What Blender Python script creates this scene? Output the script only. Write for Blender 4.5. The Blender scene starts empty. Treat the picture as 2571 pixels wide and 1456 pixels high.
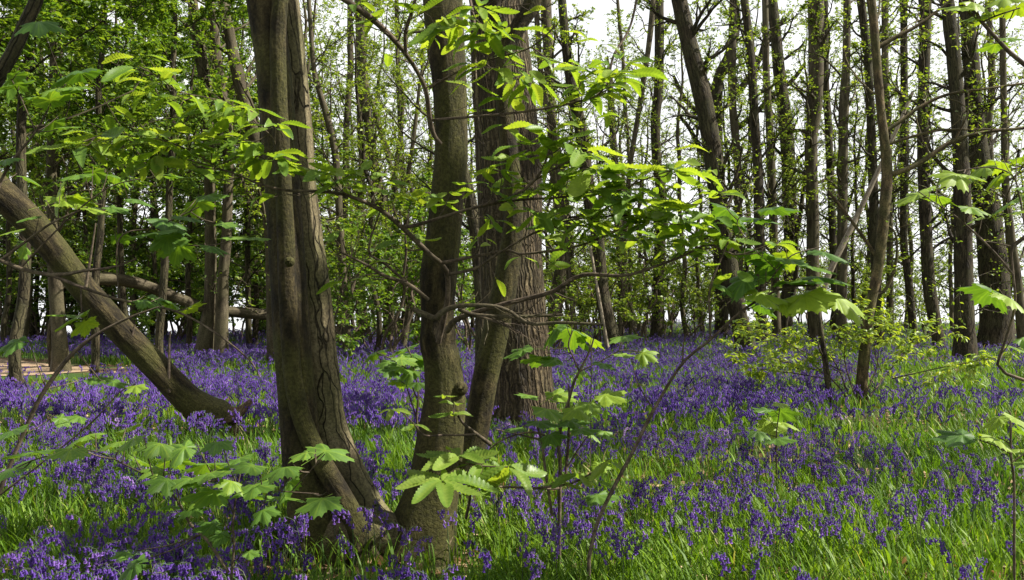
import bpy, math
import numpy as np
from mathutils import Matrix, Vector

R = np.random.default_rng(11)
SC = bpy.context.scene
COL = SC.collection
F, CX, CY, HOR, H = 2318.0, 1285.0, 728.0, 760.0, 1.5
TH = math.atan((HOR - CY) / F)
FW = np.array([0, math.cos(TH), math.sin(TH)]); UP = np.array([0, -math.sin(TH), math.cos(TH)])
SUN_EL, SUN_AZ = 47.0, 91.0

# ------------------------------------------------------------------ helpers
def at(px, py, Y):
    """the place in the wood seen at photo point (px, py), Y metres ahead"""
    d = FW + np.array([(px - CX) / F, 0, 0]) + UP * ((CY - py) / F)
    return np.array([0, 0, H]) + d * (Y / d[1])

def vn(p, seed=0):
    """smooth value noise, p (n,3) -> 0..1"""
    p = np.asarray(p, float); i = np.floor(p).astype(np.int64); f = p - i; f = f * f * (3 - 2 * f)
    out = np.zeros(len(p))
    for dx in (0, 1):
        for dy in (0, 1):
            for dz in (0, 1):
                h = (i[:, 0] + dx) * 374761393 + (i[:, 1] + dy) * 668265263 + (i[:, 2] + dz) * 2147483647 + seed * 974711
                h = (h ^ (h >> 13)) * 1274126177; h = h ^ (h >> 16)
                v = (h & 0xffff) / 65535.0
                w = (f[:, 0] if dx else 1 - f[:, 0]) * (f[:, 1] if dy else 1 - f[:, 1]) * (f[:, 2] if dz else 1 - f[:, 2])
                out += v * w
    return out

def edge(x, y):
    """how far past the brow of the hill a spot is (metres)"""
    E = np.interp(x / np.maximum(y, 1) * F + CX, [-400, 300, 700, 1100, 1500, 2600], [36, 37, 42, 52, 62, 62])
    return np.maximum(0, y - E)

def gz(x, y):
    x = np.asarray(x, float); y = np.asarray(y, float)
    p = np.stack([x * .45, y * .45, 0 * x], -1).reshape(-1, 3)
    n = (vn(p, 3).reshape(x.shape) - .5) * .10 + (vn(p * .3, 4).reshape(x.shape) - .5) * .16 * np.clip((y - 8) / 10, 0, 1)
    e = edge(x, y)
    return n - .05 * e * np.clip(e / 12, 0, 1)

def nrm(v):
    return v / np.maximum(np.linalg.norm(v, axis=-1, keepdims=True), 1e-9)

class MB:
    def __init__(s): s.v = []; s.f = []; s.t = []; s.b = []; s.m = []; s.n = 0
    def add(s, v, f, tint=.5, bk=None, mat=0):
        v = np.asarray(v, float).reshape(-1, 3); f = np.asarray(f, int)
        s.v.append(v); s.f.append(f + s.n); s.m.append(np.full(len(f), mat))
        s.t.append(np.broadcast_to(np.asarray(tint, float), (len(v),)))
        s.b.append(v if bk is None else bk); s.n += len(v)
        return s
    def mesh(s, name, mats, smooth=True, org=None):
        me = bpy.data.meshes.new(name)
        v = np.concatenate(s.v)
        if org is not None: v = v - np.asarray(org)
        me.vertices.add(len(v)); me.vertices.foreach_set('co', v.astype(np.float32).ravel())
        tot = np.concatenate([np.full(len(f), f.shape[1]) for f in s.f]); idx = np.concatenate([f.ravel() for f in s.f])
        me.loops.add(len(idx)); me.loops.foreach_set('vertex_index', idx.astype(np.int32))
        me.polygons.add(len(tot)); me.polygons.foreach_set('loop_start', np.concatenate([[0], np.cumsum(tot)[:-1]]).astype(np.int32))
        me.polygons.foreach_set('loop_total', tot.astype(np.int32))
        me.polygons.foreach_set('material_index', np.concatenate(s.m).astype(np.int32))
        me.polygons.foreach_set('use_smooth', np.full(len(tot), smooth))
        for m in (mats if isinstance(mats, (list, tuple)) else [mats]): me.materials.append(m)
        a = me.attributes.new('tint', 'FLOAT', 'POINT'); a.data.foreach_set('value', np.concatenate(s.t).astype(np.float32))
        a = me.attributes.new('bk', 'FLOAT_VECTOR', 'POINT'); a.data.foreach_set('vector', np.concatenate(s.b).astype(np.float32).ravel())
        me.update(calc_edges=True); me.validate()
        return me
    def build(s, name, mats, parent=None, smooth=True, org=(0, 0, 0)):
        """one object; ORG is the place of its thing's base (vertices are given in the world)"""
        o = bpy.data.objects.new(name, s.mesh(name, mats, smooth, org)); COL.objects.link(o)
        if parent is not None: o.parent = parent
        else: o.location = org
        return o

def tag(o, label=None, cat=None, group=None, kind=None):
    for k, v in (('label', label), ('category', cat), ('group', group), ('kind', kind)):
        if v: o[k] = v
    return o

def thing(name, label, cat, loc, group=None):
    o = bpy.data.objects.new(name, None); COL.objects.link(o); o.location = loc; o.empty_display_size = .1
    return tag(o, label, cat, group)

def copy_thing(root, loc, rz, sc, label=None, group=None):
    r = root.copy(); COL.objects.link(r); r.location = loc; r.rotation_euler = (0, 0, rz); r.scale = (sc, sc, sc)
    if label: r['label'] = label
    if group: r['group'] = group
    for ch in root.children:
        c = ch.copy(); COL.objects.link(c); c.parent = r
    return r

def tubes(mb, P, rad, sides, tint=.5, lump=0, mat=0, cap=False, flute=None):
    """swept tubes: P (n,m,3), rad (n,m)"""
    P = np.asarray(P, float); rad = np.asarray(rad, float)
    if P.ndim == 2: P = P[None]; rad = rad[None]
    n, m, _ = P.shape
    T = nrm(np.gradient(P, axis=1)); mean = nrm(P[:, -1] - P[:, 0])
    ref = np.where(np.abs(mean[:, 1:2]) < .7, [[0, 1., 0]], [[1., 0, 0]])[:, None, :]
    A = nrm(np.cross(T, ref)); B = np.cross(T, A)
    ang = np.arange(sides) / sides * 2 * math.pi
    c, s = np.cos(ang), np.sin(ang)
    rr = rad[:, :, None] * np.ones(sides)
    L = np.concatenate([np.zeros((n, 1)), np.cumsum(np.linalg.norm(np.diff(P, axis=1), axis=2), axis=1)], 1)
    R0 = rad.mean(1)[:, None, None]
    off = R.random((n, 1, 1)) * 20
    bk = np.stack([c * R0 + 0 * rr + off, s * R0 + 0 * rr, L[:, :, None] + 0 * rr], -1)
    if flute is not None: rr = rr * flute(ang[None, None, :], L[:, :, None], P[:, :, 2][:, :, None])
    if lump:
        q = bk.reshape(-1, 3) * np.array([7, 7, 2.2]); q2 = bk.reshape(-1, 3) * np.array([22, 22, 6])
        rr = rr * (1 + lump * (vn(q, 7) - .5).reshape(rr.shape) * 2 + lump * .4 * (vn(q2, 8) - .5).reshape(rr.shape) * 2)
    V = P[:, :, None, :] + rr[..., None] * (c[None, None, :, None] * A[:, :, None, :] + s[None, None, :, None] * B[:, :, None, :])
    i = np.arange(m - 1)[:, None]; j = np.arange(sides)[None, :]; k = (j + 1) % sides
    q = np.stack([i * sides + j, i * sides + k, (i + 1) * sides + k, (i + 1) * sides + j], -1).reshape(-1, 4)
    f = (q[None] + (np.arange(n) * m * sides)[:, None, None]).reshape(-1, 4)
    mb.add(V.reshape(-1, 3), f, tint, bk.reshape(-1, 3), mat)
    if cap:
        for e in (0, m - 1):
            for t in range(n):
                ring = np.arange(sides) + (mb.n - n * m * sides) + t * m * sides + e * sides if False else None
        base = mb.n - n * m * sides
        for e in (0, m - 1):
            cv = P[0, e]; ringv = V[0, e]
            vv = np.concatenate([ringv, [cv]]); ff = [[a, (a + 1) % sides, sides] for a in range(sides)]
            mb.add(vv, ff, tint, vv * 3, mat)
    return mb

def cat(pts, n):
    """Catmull-Rom through pts (k,d), n samples spread by chord length"""
    p = np.asarray(pts, float); k = len(p)
    if k == 2: return p[0] + (p[1] - p[0]) * np.linspace(0, 1, n)[:, None]
    e = np.concatenate([[2 * p[0] - p[1]], p, [2 * p[-1] - p[-2]]])
    d = np.concatenate([[0], np.cumsum(np.linalg.norm(np.diff(p[:, :3], axis=0), axis=1))])
    u = np.interp(np.linspace(0, d[-1], n), d, np.arange(k)); i = np.minimum(u.astype(int), k - 2); t = (u - i)[:, None]
    a, b, c, dd = e[i], e[i + 1], e[i + 2], e[i + 3]
    return .5 * (2 * b + (c - a) * t + (2 * a - 5 * b + 4 * c - dd) * t ** 2 + (3 * b - a - 3 * c + dd) * t ** 3)

def trace(pts, D, n=40, D2=None):
    """photo points (px,py,width) at depth D (to D2) -> path, radii"""
    w = []
    for i, q in enumerate(pts):
        Y = q[3] if len(q) > 3 else (D if D2 is None else D + (D2 - D) * i / (len(pts) - 1))
        p = at(q[0], q[1], Y); w.append([*p, q[2] * .5 * Y / F])
    w = cat(w, n)
    return w[:, :3], np.maximum(w[:, 3], .001)

def walk(st, d, ln, m, wob, up):
    n = len(st); P = np.zeros((n, m, 3)); P[:, 0] = st; d = nrm(d); stp = (ln / (m - 1))[:, None]
    for i in range(1, m):
        d = nrm(d + R.normal(0, wob, (n, 3)) + np.array([0, 0, up]))
        P[:, i] = P[:, i - 1] + d * stp
    return P

def kids(P, rad, per, t0, t1, ang, lenf, m, wob, up, rf=.6, flat=0, rmin=.004, lens=None):
    """side shoots of every path in P"""
    n, mm, _ = P.shape
    t = t0 + (t1 - t0) * (np.arange(per)[None, :] + R.random((n, per))) / per
    u = t * (mm - 1); i = np.minimum(u.astype(int), mm - 2); fr = (u - i)[..., None]
    ix = np.arange(n)[:, None]
    st = P[ix, i] * (1 - fr) + P[ix, i + 1] * fr
    tg = nrm(P[ix, i + 1] - P[ix, i])
    pr = R.normal(0, 1, (n, per, 3)); pr[..., 2] *= (1 - flat); pr = nrm(pr - (pr * tg).sum(-1, keepdims=True) * tg)
    a = ang * R.uniform(.7, 1.25, (n, per, 1))
    d = tg * np.cos(a) + pr * np.sin(a)
    L = np.linalg.norm(np.diff(P, axis=1), axis=2).sum(1)[:, None]
    ln = (L * lenf if lens is None else lens) * R.uniform(.55, 1.25, (n, per)) * (1 - .5 * t)
    r = np.maximum((rad[ix, i] * (1 - fr[..., 0]) + rad[ix, i + 1] * fr[..., 0]) * rf, rmin)
    Q = walk(st.reshape(-1, 3), d.reshape(-1, 3), ln.ravel(), m, wob, up)
    rr = np.maximum(r.ravel()[:, None] * np.linspace(1, .3, m)[None, :], rmin * .6)
    return Q, rr

def spots(P, per, t0=.2, t1=1.0):
    n, mm, _ = P.shape
    t = R.uniform(t0, t1, (n, per)); u = t * (mm - 1); i = np.minimum(u.astype(int), mm - 2); fr = (u - i)[..., None]; ix = np.arange(n)[:, None]
    return (P[ix, i] * (1 - fr) + P[ix, i + 1] * fr).reshape(-1, 3), nrm(P[ix, i + 1] - P[ix, i]).reshape(-1, 3)

def place(mb, T, pos, dr, nm, sc, tint=None, mat=0):
    """put template T=(verts, [faces...]) at every pos: y axis along dr, z along nm"""
    tv, tfs = T[:2]; pos = np.asarray(pos); n = len(pos)
    if n == 0: return
    y = nrm(np.asarray(dr, float)); x = nrm(np.cross(y, nm)); z = np.cross(x, y)
    sc = np.broadcast_to(np.asarray(sc, float), (n,))
    V = pos[:, None] + sc[:, None, None] * (tv[None, :, :1] * x[:, None] + tv[None, :, 1:2] * y[:, None] + tv[None, :, 2:] * z[:, None])
    tint = R.random(n) if tint is None else np.broadcast_to(tint, (n,))
    k = len(tv); tt = np.clip(np.repeat(tint, k) + (np.tile(T[2], n) if len(T) > 2 else 0), 0, 1); bk = np.tile(tv, (n, 1)); first = True
    base = mb.n
    for tf in tfs:
        tf = np.asarray(tf); f = (tf[None] + (np.arange(n) * k)[:, None, None]).reshape(-1, tf.shape[1])
        if first: mb.add(V.reshape(-1, 3), f, tt, bk, mat); first = False
        else: mb.f.append(f + base); mb.m.append(np.full(len(f), mat))

def leafdirs(tg, out=.8, droop=-.15, tilt=.45):
    n = len(tg)
    d = nrm(tg * .5 + R.normal(0, 1, (n, 3)) * np.array([1, 1, .35]) * out + np.array([0, 0, droop]))
    nm = nrm(np.array([0, 0, 1.]) + R.normal(0, tilt, (n, 3)))
    return d, nm

# ------------------------------------------------------------------ materials
def mat(name):
    m = bpy.data.materials.new(name); m.use_nodes = True; nt = m.node_tree; nt.nodes.clear()
    return m, nt, nt.nodes.new('ShaderNodeOutputMaterial')
def nd(nt, t, **kw):
    n = nt.nodes.new(t)
    for k, v in kw.items():
        if k in n.inputs: n.inputs[k].default_value = v
        else: setattr(n, k, v)
    return n
def ramp(nt, stops, src):
    r = nt.nodes.new('ShaderNodeValToRGB'); e = r.color_ramp.elements
    while len(e) > 1: e.remove(e[-1])
    for i, (p, c) in enumerate(stops):
        q = e[0] if i == 0 else e.new(p)
        q.position = p; q.color = (*c, 1)
    nt.links.new(src, r.inputs[0]); return r.outputs[0]

def leaf_mat(name, stops, trans=.45, tcol=(1.5, 1.5, .6), rough=.42, spec=.35, veins=0):
    m, nt, out = mat(name); L = nt.links.new
    a = nd(nt, 'ShaderNodeAttribute', attribute_name='tint')
    col = ramp(nt, stops, a.outputs['Fac'])
    if veins:
        b = nd(nt, 'ShaderNodeAttribute', attribute_name='bk')
        nz = nd(nt, 'ShaderNodeTexNoise', Scale=9.0, Detail=3.0); L(b.outputs['Vector'], nz.inputs['Vector'])
        mx = nd(nt, 'ShaderNodeMix', data_type='RGBA', blend_type='MULTIPLY'); mx.inputs[0].default_value = veins
        L(col, mx.inputs[6]); L(ramp(nt, [(.3, (.55, .6, .5)), (.7, (1.25, 1.2, 1.1))], nz.outputs['Fac']), mx.inputs[7]); col = mx.outputs[2]
    p = nd(nt, 'ShaderNodeBsdfPrincipled', Roughness=rough); p.inputs['Specular IOR Level'].default_value = spec; L(col, p.inputs['Base Color'])
    t = nd(nt, 'ShaderNodeBsdfTranslucent')
    mm = nd(nt, 'ShaderNodeMix', data_type='RGBA', blend_type='MULTIPLY'); mm.inputs[0].default_value = 1; mm.inputs[7].default_value = (*tcol, 1)
    L(col, mm.inputs[6]); L(mm.outputs[2], t.inputs['Color'])
    s = nd(nt, 'ShaderNodeMixShader', Fac=trans); L(p.outputs[0], s.inputs[1]); L(t.outputs[0], s.inputs[2]); L(s.outputs[0], out.inputs[0])
    return m

def bark_mat(name, c0, c1, c2, hs=14, vs=2.0, bump=.6, dist=.02, crack=.0, crackw=.06, moss=.25, mosscol=(.07, .085, .02)):
    m, nt, out = mat(name); L = nt.links.new
    b = nd(nt, 'ShaderNodeAttribute', attribute_name='bk')
    mp = nd(nt, 'ShaderNodeMapping'); mp.inputs['Scale'].default_value = (hs, hs, vs); L(b.outputs['Vector'], mp.inputs['Vector'])
    n1 = nd(nt, 'ShaderNodeTexNoise', Scale=1.0, Detail=6.0, Roughness=.65); L(mp.outputs[0], n1.inputs['Vector'])
    n2 = nd(nt, 'ShaderNodeTexNoise', Scale=2.2, Detail=4.0); L(b.outputs['Vector'], n2.inputs['Vector'])
    n3 = nd(nt, 'ShaderNodeTexNoise', Scale=55.0, Detail=4.0, Roughness=.7); L(b.outputs['Vector'], n3.inputs['Vector'])
    col = ramp(nt, [(.36, c0), (.5, c1), (.64, c2)], n1.outputs['Fac'])
    mx = nd(nt, 'ShaderNodeMix', data_type='RGBA'); L(col, mx.inputs[6]); mx.inputs[7].default_value = (*mosscol, 1)
    L(ramp(nt, [(.42, (0, 0, 0)), (.56, (moss,) * 3)], n2.outputs['Fac']), mx.inputs[0]); col = mx.outputs[2]
    gr = nd(nt, 'ShaderNodeMix', data_type='RGBA', blend_type='MULTIPLY'); gr.inputs[0].default_value = .8
    L(col, gr.inputs[6]); L(ramp(nt, [(.38, (.5, .5, .5)), (.62, (1.45, 1.45, 1.4))], n3.outputs['Fac']), gr.inputs[7]); col = gr.outputs[2]
    hgt = n1.outputs['Fac']
    if crack:
        n4 = nd(nt, 'ShaderNodeTexNoise', Scale=5.0, Detail=2.0); L(b.outputs['Vector'], n4.inputs['Vector'])
        va = nd(nt, 'ShaderNodeVectorMath', operation='MULTIPLY_ADD'); L(n4.outputs['Color'], va.inputs[0]); va.inputs[1].default_value = (.09, .09, .1); L(b.outputs['Vector'], va.inputs[2])
        m2 = nd(nt, 'ShaderNodeMapping'); m2.inputs['Scale'].default_value = (crack, crack, crack * .07); L(va.outputs[0], m2.inputs['Vector'])
        vo = nd(nt, 'ShaderNodeTexVoronoi', feature='DISTANCE_TO_EDGE', Scale=1.0); L(m2.outputs[0], vo.inputs['Vector'])
        ck = ramp(nt, [(0, (0, 0, 0)), (crackw, (1, 1, 1))], vo.outputs['Distance'])
        c2m = nd(nt, 'ShaderNodeMix', data_type='RGBA', blend_type='MULTIPLY'); c2m.inputs[0].default_value = .75
        L(col, c2m.inputs[6]); L(ramp(nt, [(0, (.12, .1, .08)), (crackw, (1, 1, 1))], vo.outputs['Distance']), c2m.inputs[7]); col = c2m.outputs[2]
        ad = nd(nt, 'ShaderNodeMath', operation='MULTIPLY_ADD'); L(n1.outputs['Fac'], ad.inputs[0]); ad.inputs[1].default_value = .35; L(ck, ad.inputs[2]); hgt = ad.outputs[0]
    p = nd(nt, 'ShaderNodeBsdfPrincipled', Roughness=.85); p.inputs['Specular IOR Level'].default_value = .2; L(col, p.inputs['Base Color'])
    h2 = nd(nt, 'ShaderNodeMath', operation='MULTIPLY_ADD'); L(n3.outputs['Fac'], h2.inputs[0]); h2.inputs[1].default_value = .25; L(hgt, h2.inputs[2])
    bp = nd(nt, 'ShaderNodeBump', Strength=bump, Distance=dist); L(h2.outputs[0], bp.inputs['Height']); L(bp.outputs[0], p.inputs['Normal'])
    L(p.outputs[0], out.inputs[0]); return m

def plain(name, c0, c1, scale=20, rough=.7):
    m, nt, out = mat(name); L = nt.links.new
    b = nd(nt, 'ShaderNodeAttribute', attribute_name='bk')
    n = nd(nt, 'ShaderNodeTexNoise', Scale=scale, Detail=3.0); L(b.outputs['Vector'], n.inputs['Vector'])
    p = nd(nt, 'ShaderNodeBsdfPrincipled', Roughness=rough); p.inputs['Specular IOR Level'].default_value = .25
    L(ramp(nt, [(.3, c0), (.7, c1)], n.outputs['Fac']), p.inputs['Base Color']); L(p.outputs[0], out.inputs[0]); return m

M_chest = leaf_mat('chestnut_leaf', [(0, (.10, .19, .034)), (.5, (.16, .27, .038)), (1, (.24, .33, .055))], .54, (1.6, 1.42, .48), .4, .4, .35)
M_syc = leaf_mat('sycamore_leaf', [(0, (.055, .125, .022)), (.5, (.115, .215, .032)), (1, (.24, .34, .035))], .42, (1.6, 1.5, .45), .5, .3, .4)
M_small = leaf_mat('spring_leaf', [(0, (.10, .175, .022)), (.5, (.15, .23, .028)), (1, (.24, .30, .05))], .5, (1.5, 1.4, .5), .45, .3)
M_dark = leaf_mat('thicket_leaf', [(0, (.055, .12, .017)), (.5, (.10, .18, .022)), (1, (.17, .25, .032))], .48, (1.6, 1.5, .5), .42, .35)
M_grass = leaf_mat('grass_blade', [(0, (.038, .088, .010)), (.5, (.098, .19, .016)), (.93, (.19, .29, .026)), (1, (.32, .29, .13))], .4, (1.5, 1.5, .5), .5, .2)
M_bell = leaf_mat('bluebell_petal', [(0, (.08, .040, .20)), (.5, (.125, .064, .33)), (.9, (.25, .14, .45)), (1, (.42, .29, .56))], .35, (1.2, 1.0, 1.15), .6, .10)
M_stemg = leaf_mat('bluebell_stem', [(0, (.05, .11, .03)), (1, (.09, .10, .06))], .2, (1.2, 1.2, .6), .45, .3)
M_litter = leaf_mat('dead_leaf', [(0, (.16, .09, .045)), (.6, (.30, .19, .10)), (1, (.5, .38, .24))], .25, (1.3, 1, .7), .7, .2)
B_chest = bark_mat('smooth_chestnut_bark', (.008, .006, .0025), (.026, .020, .0085), (.062, .049, .021), 15, 4.5, 1.0, .03, 0, 0, .7, (.050, .050, .012))
B_crack = bark_mat('fissured_chestnut_bark', (.06, .049, .027), (.115, .095, .053), (.17, .143, .085), 14, 3, 1.0, .025, 15, .045, .5, (.085, .085, .034))
B_oak = bark_mat('rugged_oak_bark', (.05, .038, .02), (.09, .068, .037), (.145, .11, .063), 22, 4, 1.0, .04, 26, .30, .25, (.10, .095, .04))
B_grey = bark_mat('grey_hornbeam_bark', (.03, .024, .014), (.056, .045, .028), (.10, .083, .054), 12, 2.5, .8, .015, 0, 0, .35, (.09, .085, .04))
B_dark = bark_mat('dark_woodland_bark', (.018, .014, .0075), (.037, .029, .016), (.07, .055, .032), 12, 2.5, .8, .015, 20, .12, .3, (.07, .075, .03))
B_twig = bark_mat('twig_bark', (.04, .03, .022), (.075, .055, .04), (.13, .10, .075), 40, 10, .4, .003, 0, 0, .1)
B_pale = bark_mat('dead_pale_wood', (.14, .115, .085), (.24, .20, .15), (.36, .30, .23), 25, 3, .6, .008, 0, 0, .1)

# ------------------------------------------------------------------ leaf shapes
def leaf_rhomb(w=.27, fold=.07):
    v = np.array([[0, 0, 0], [w, .42, fold], [w * .75, .72, fold * .4], [0, 1, -.10], [-w * .75, .72, fold * .4], [-w, .42, fold], [0, .5, 0]])
    return v, [np.array([[0, 1, 6, 5], [6, 1, 2, 3], [5, 6, 3, 4]])]
def leaf_chest(W=.165, N=22, droop=.28, twist=0):
    """long toothed leaf pleated along its side veins"""
    rows = []
    for i in range(N + 1):
        t = i / N
        w = W * (math.sin(math.pi * min(1, t ** .85)) ** .72 if 0 < t < 1 else 0)
        vein = i % 2
        tooth = 1.07 if vein else .92
        zz = .026 if vein else -.020
        y = .04 + .96 * t; zc = -droop * t ** 2 + .05 * math.sin(t * 5 + twist)
        for s in (-1, -.5, 0, .5, 1):
            ww = w * s * (tooth if abs(s) == 1 else 1)
            yy = y + abs(s) * .55 * w
            rows.append([ww, min(yy, 1.02), zc + (zz * (1 if abs(s) == .5 else .45) if s else -.006) * min(1, w / W * 1.2) + .16 * abs(ww) + (.02 * math.sin(9 * t + s * 3) if abs(s) == 1 else 0) * .7])
    v = np.array(rows); f = []
    for i in range(N):
        for j in range(4):
            a = i * 5 + j; f.append([a, a + 1, a + 6, a + 5])
    k = len(v)
    v = np.concatenate([v, [[-.008, -.1, .01], [.008, -.1, .01]]])
    f.append([k, k + 1, 3, 1])
    to = np.concatenate([np.where((np.arange((N + 1) * 5) % 5) == 2, .30, np.where((np.arange((N + 1) * 5) // 5) % 2 == 1, .10, -.10)), [.3, .3]])
    return v, [np.array(f)], to
def leaf_syc(seed=0, droop=.25):
    """five-lobed toothed leaf on a stalk"""
    r = np.random.default_rng(seed)
    lobes = [(0, 1.0, .34), (52, .93, .33), (-52, .93, .33), (108, .62, .34), (-108, .62, .34)]
    A = np.linspace(-168, 168, 85); ed = []
    for i, a in enumerate(A):
        rad = .30
        for la, ll, lw in lobes:
            d = math.radians(a - la)
            rad = max(rad, ll * max(0, 1 - (abs(d) / .70) ** 1.3) ** .6 if abs(d) < .70 else 0)
        rad = max(rad, .54 * (1 if abs(a) < 120 else .8))
        rad *= 1 + (.075 if i % 3 == 0 else -.045) + r.normal(0, .012)
        ed.append(rad)
    ed = np.array(ed); v = [[0, 0, 0]]; ar = np.radians(A)
    rings = (.34, .68, 1.0)
    for q in rings:
        for a, e in zip(ar, ed):
            rr = e * q if q < 1 else e
            rr = min(rr, e)
            ax = min((abs(a - math.radians(l[0])) for l in lobes))
            z = -.30 * ax * q * .5 - droop * (rr ** 2) + .03 * math.sin(7 * a + seed) * q
            v.append([rr * math.sin(a) * .58, rr * math.cos(a) * .58, z * .58])
    n = len(A); f3 = [[0, 1 + i, 2 + i] for i in range(n - 1)]; f4 = []
    for q in range(2):
        for i in range(n - 1):
            a = 1 + q * n + i; f4.append([a, a + n, a + n + 1, a + 1])
    k = len(v); v += [[-.008, 0, 0], [.008, 0, 0], [.006, -.55, -.16], [-.006, -.55, -.16]]
    f4.append([k, k + 1, k + 2, k + 3])
    vo = [.3] + [(.32 if min(abs(math.degrees(a) - l[0]) for l in lobes) < 2.1 else (-.08 if i_ % 4 else .12)) * (1 if q < 1 else .4) for q in rings for i_, a in enumerate(ar)] + [.2] * 4
    return np.array(v), [np.array(f3), np.array(f4)], np.array(vo)
LR = leaf_rhomb(); LR2 = leaf_rhomb(.34, .1)
LC = [leaf_chest(.165, 24, .14, 0), leaf_chest(.15, 24, .24, 1), leaf_chest(.175, 22, .05, 2), leaf_chest(.155, 24, .40, 4)]
LCs = leaf_chest(.19, 8, .25)
LS = [leaf_syc(1, .20), leaf_syc(2, .38), leaf_syc(3, .08)]

# ------------------------------------------------------------------ setting: sky, ground
w = bpy.data.worlds.new('World'); SC.world = w; w.use_nodes = True; nt = w.node_tree; nt.nodes.clear()
sky = nt.nodes.new('ShaderNodeTexSky'); sky.sky_type = 'NISHITA'; sky.sun_disc = False
sky.sun_elevation = math.radians(SUN_EL); sky.sun_rotation = math.radians(SUN_AZ); sky.dust_density = 3.0; sky.air_density = 1.0
bg = nt.nodes.new('ShaderNodeBackground'); bg.inputs['Strength'].default_value = .052
tc = nt.nodes.new('ShaderNodeTexCoord'); nz = nd(nt, 'ShaderNodeTexNoise', Scale=2.5, Detail=6.0, Roughness=.55)
nt.links.new(tc.outputs['Generated'], nz.inputs['Vector'])
mx = nd(nt, 'ShaderNodeMix', data_type='RGBA'); sx = nt.nodes.new('ShaderNodeSeparateXYZ'); nt.links.new(tc.outputs['Generated'], sx.inputs[0])
md = nd(nt, 'ShaderNodeMath', operation='MULTIPLY'); nt.links.new(ramp(nt, [(.30, (.8, .8, .8)), (.55, (1, 1, 1))], nz.outputs['Fac']), md.inputs[0]); nt.links.new(ramp(nt, [(0, (1, 1, 1)), (.35, (.9, .9, .9)), (.75, (.25, .25, .25))], sx.outputs['Z']), md.inputs[1]); nt.links.new(md.outputs[0], mx.inputs[0])
nt.links.new(sky.outputs[0], mx.inputs[6]); mx.inputs[7].default_value = (11.2, 11.3, 11.4, 1)
nt.links.new(mx.outputs[2], bg.inputs['Color'])
wo = nt.nodes.new('ShaderNodeOutputWorld'); nt.links.new(bg.outputs[0], wo.inputs[0])

m, nt, out = mat('woodland_soil'); L = nt.links.new
g = nd(nt, 'ShaderNodeNewGeometry')
n1 = nd(nt, 'ShaderNodeTexNoise', Scale=.8, Detail=5.0); n2 = nd(nt, 'ShaderNodeTexNoise', Scale=14.0, Detail=8.0, Roughness=.7)
L(g.outputs['Position'], n1.inputs['Vector']); L(g.outputs['Position'], n2.inputs['Vector'])
ca = ramp(nt, [(.3, (.03, .022, .014)), (.5, (.075, .05, .03)), (.7, (.16, .105, .06))], n2.outputs['Fac'])
cb = ramp(nt, [(.35, (.025, .05, .012)), (.65, (.05, .09, .02))], n2.outputs['Fac'])
mxg = nd(nt, 'ShaderNodeMix', data_type='RGBA'); L(ramp(nt, [(.42, (0, 0, 0)), (.56, (1, 1, 1))], n1.outputs['Fac']), mxg.inputs[0]); L(ca, mxg.inputs[6]); L(cb, mxg.inputs[7])
p = nd(nt, 'ShaderNodeBsdfPrincipled', Roughness=.95); p.inputs['Specular IOR Level'].default_value = .1; L(mxg.outputs[2], p.inputs['Base Color'])
bp = nd(nt, 'ShaderNodeBump', Strength=.8, Distance=.03); L(n2.outputs['Fac'], bp.inputs['Height']); L(bp.outputs[0], p.inputs['Normal']); L(p.outputs[0], out.inputs[0])
M_soil = m
xs = np.concatenate([-np.geomspace(40, 700, 16)[::-1], np.linspace(-38, 38, 130), np.geomspace(40, 700, 16)])
ys = np.concatenate([np.linspace(-30, 0, 12), np.linspace(.5, 75, 170), np.geomspace(77, 900, 26)])
X, Y = np.meshgrid(xs, ys); mb = MB()
V = np.stack([X, Y, gz(X, Y)], -1); nx, ny = len(xs), len(ys)
i = np.arange(ny - 1)[:, None]; j = np.arange(nx - 1)[None]
mb.add(V.reshape(-1, 3), np.stack([i * nx + j, i * nx + j + 1, (i + 1) * nx + j + 1, (i + 1) * nx + j], -1).reshape(-1, 4))
tag(mb.build('ground', M_soil), 'woodland floor of dark soil under the bluebells', kind='structure')
# the bare earth path on the left
PATH = np.array([[-16, 23.5], [-12.2, 20.8], [-10.2, 19.3], [-9.0, 18.6]])
def path_d(x, y):
    d = np.full(np.shape(x), 1e9)
    for a, b in zip(PATH[:-1], PATH[1:]):
        ab = b - a; t = np.clip(((x - a[0]) * ab[0] + (y - a[1]) * ab[1]) / (ab @ ab), 0, 1)
        d = np.minimum(d, np.hypot(x - a[0] - t * ab[0], y - a[1] - t * ab[1]))
    return d
mb = MB(); c = cat(PATH, 24); tn = nrm(np.gradient(c, axis=0)); sd = np.stack([-tn[:, 1], tn[:, 0]], -1)
u = np.linspace(-1, 1, 9); wd = 1.7 * np.interp(np.linspace(0, 1, 24), [0, .75, 1], [1, 1, .35]) + .25 * (vn(np.stack([np.arange(24) * .6, np.zeros(24), np.zeros(24)], -1), 5) - .5)
PX = c[:, None, :] + sd[:, None, :] * (u[None, :, None] * wd[:, None, None])
PV = np.concatenate([PX, (gz(PX[..., 0], PX[..., 1]) + .012)[..., None]], -1)
i = np.arange(23)[:, None]; j = np.arange(8)[None]
mb.add(PV.reshape(-1, 3), np.stack([i * 9 + j, i * 9 + j + 1, (i + 1) * 9 + j + 1, (i + 1) * 9 + j], -1).reshape(-1, 4))
tag(mb.build('path', plain('trodden_earth', (.19, .13, .08), (.34, .25, .16), 6, .95)), 'bare trodden earth path at the edge of the flowers', kind='structure')

# ------------------------------------------------------------------ trees traced from the photo
def base_D(py, px=1285):
    d = FW + UP * ((CY - py) / F); return -H * d[1] / d[2]

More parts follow.
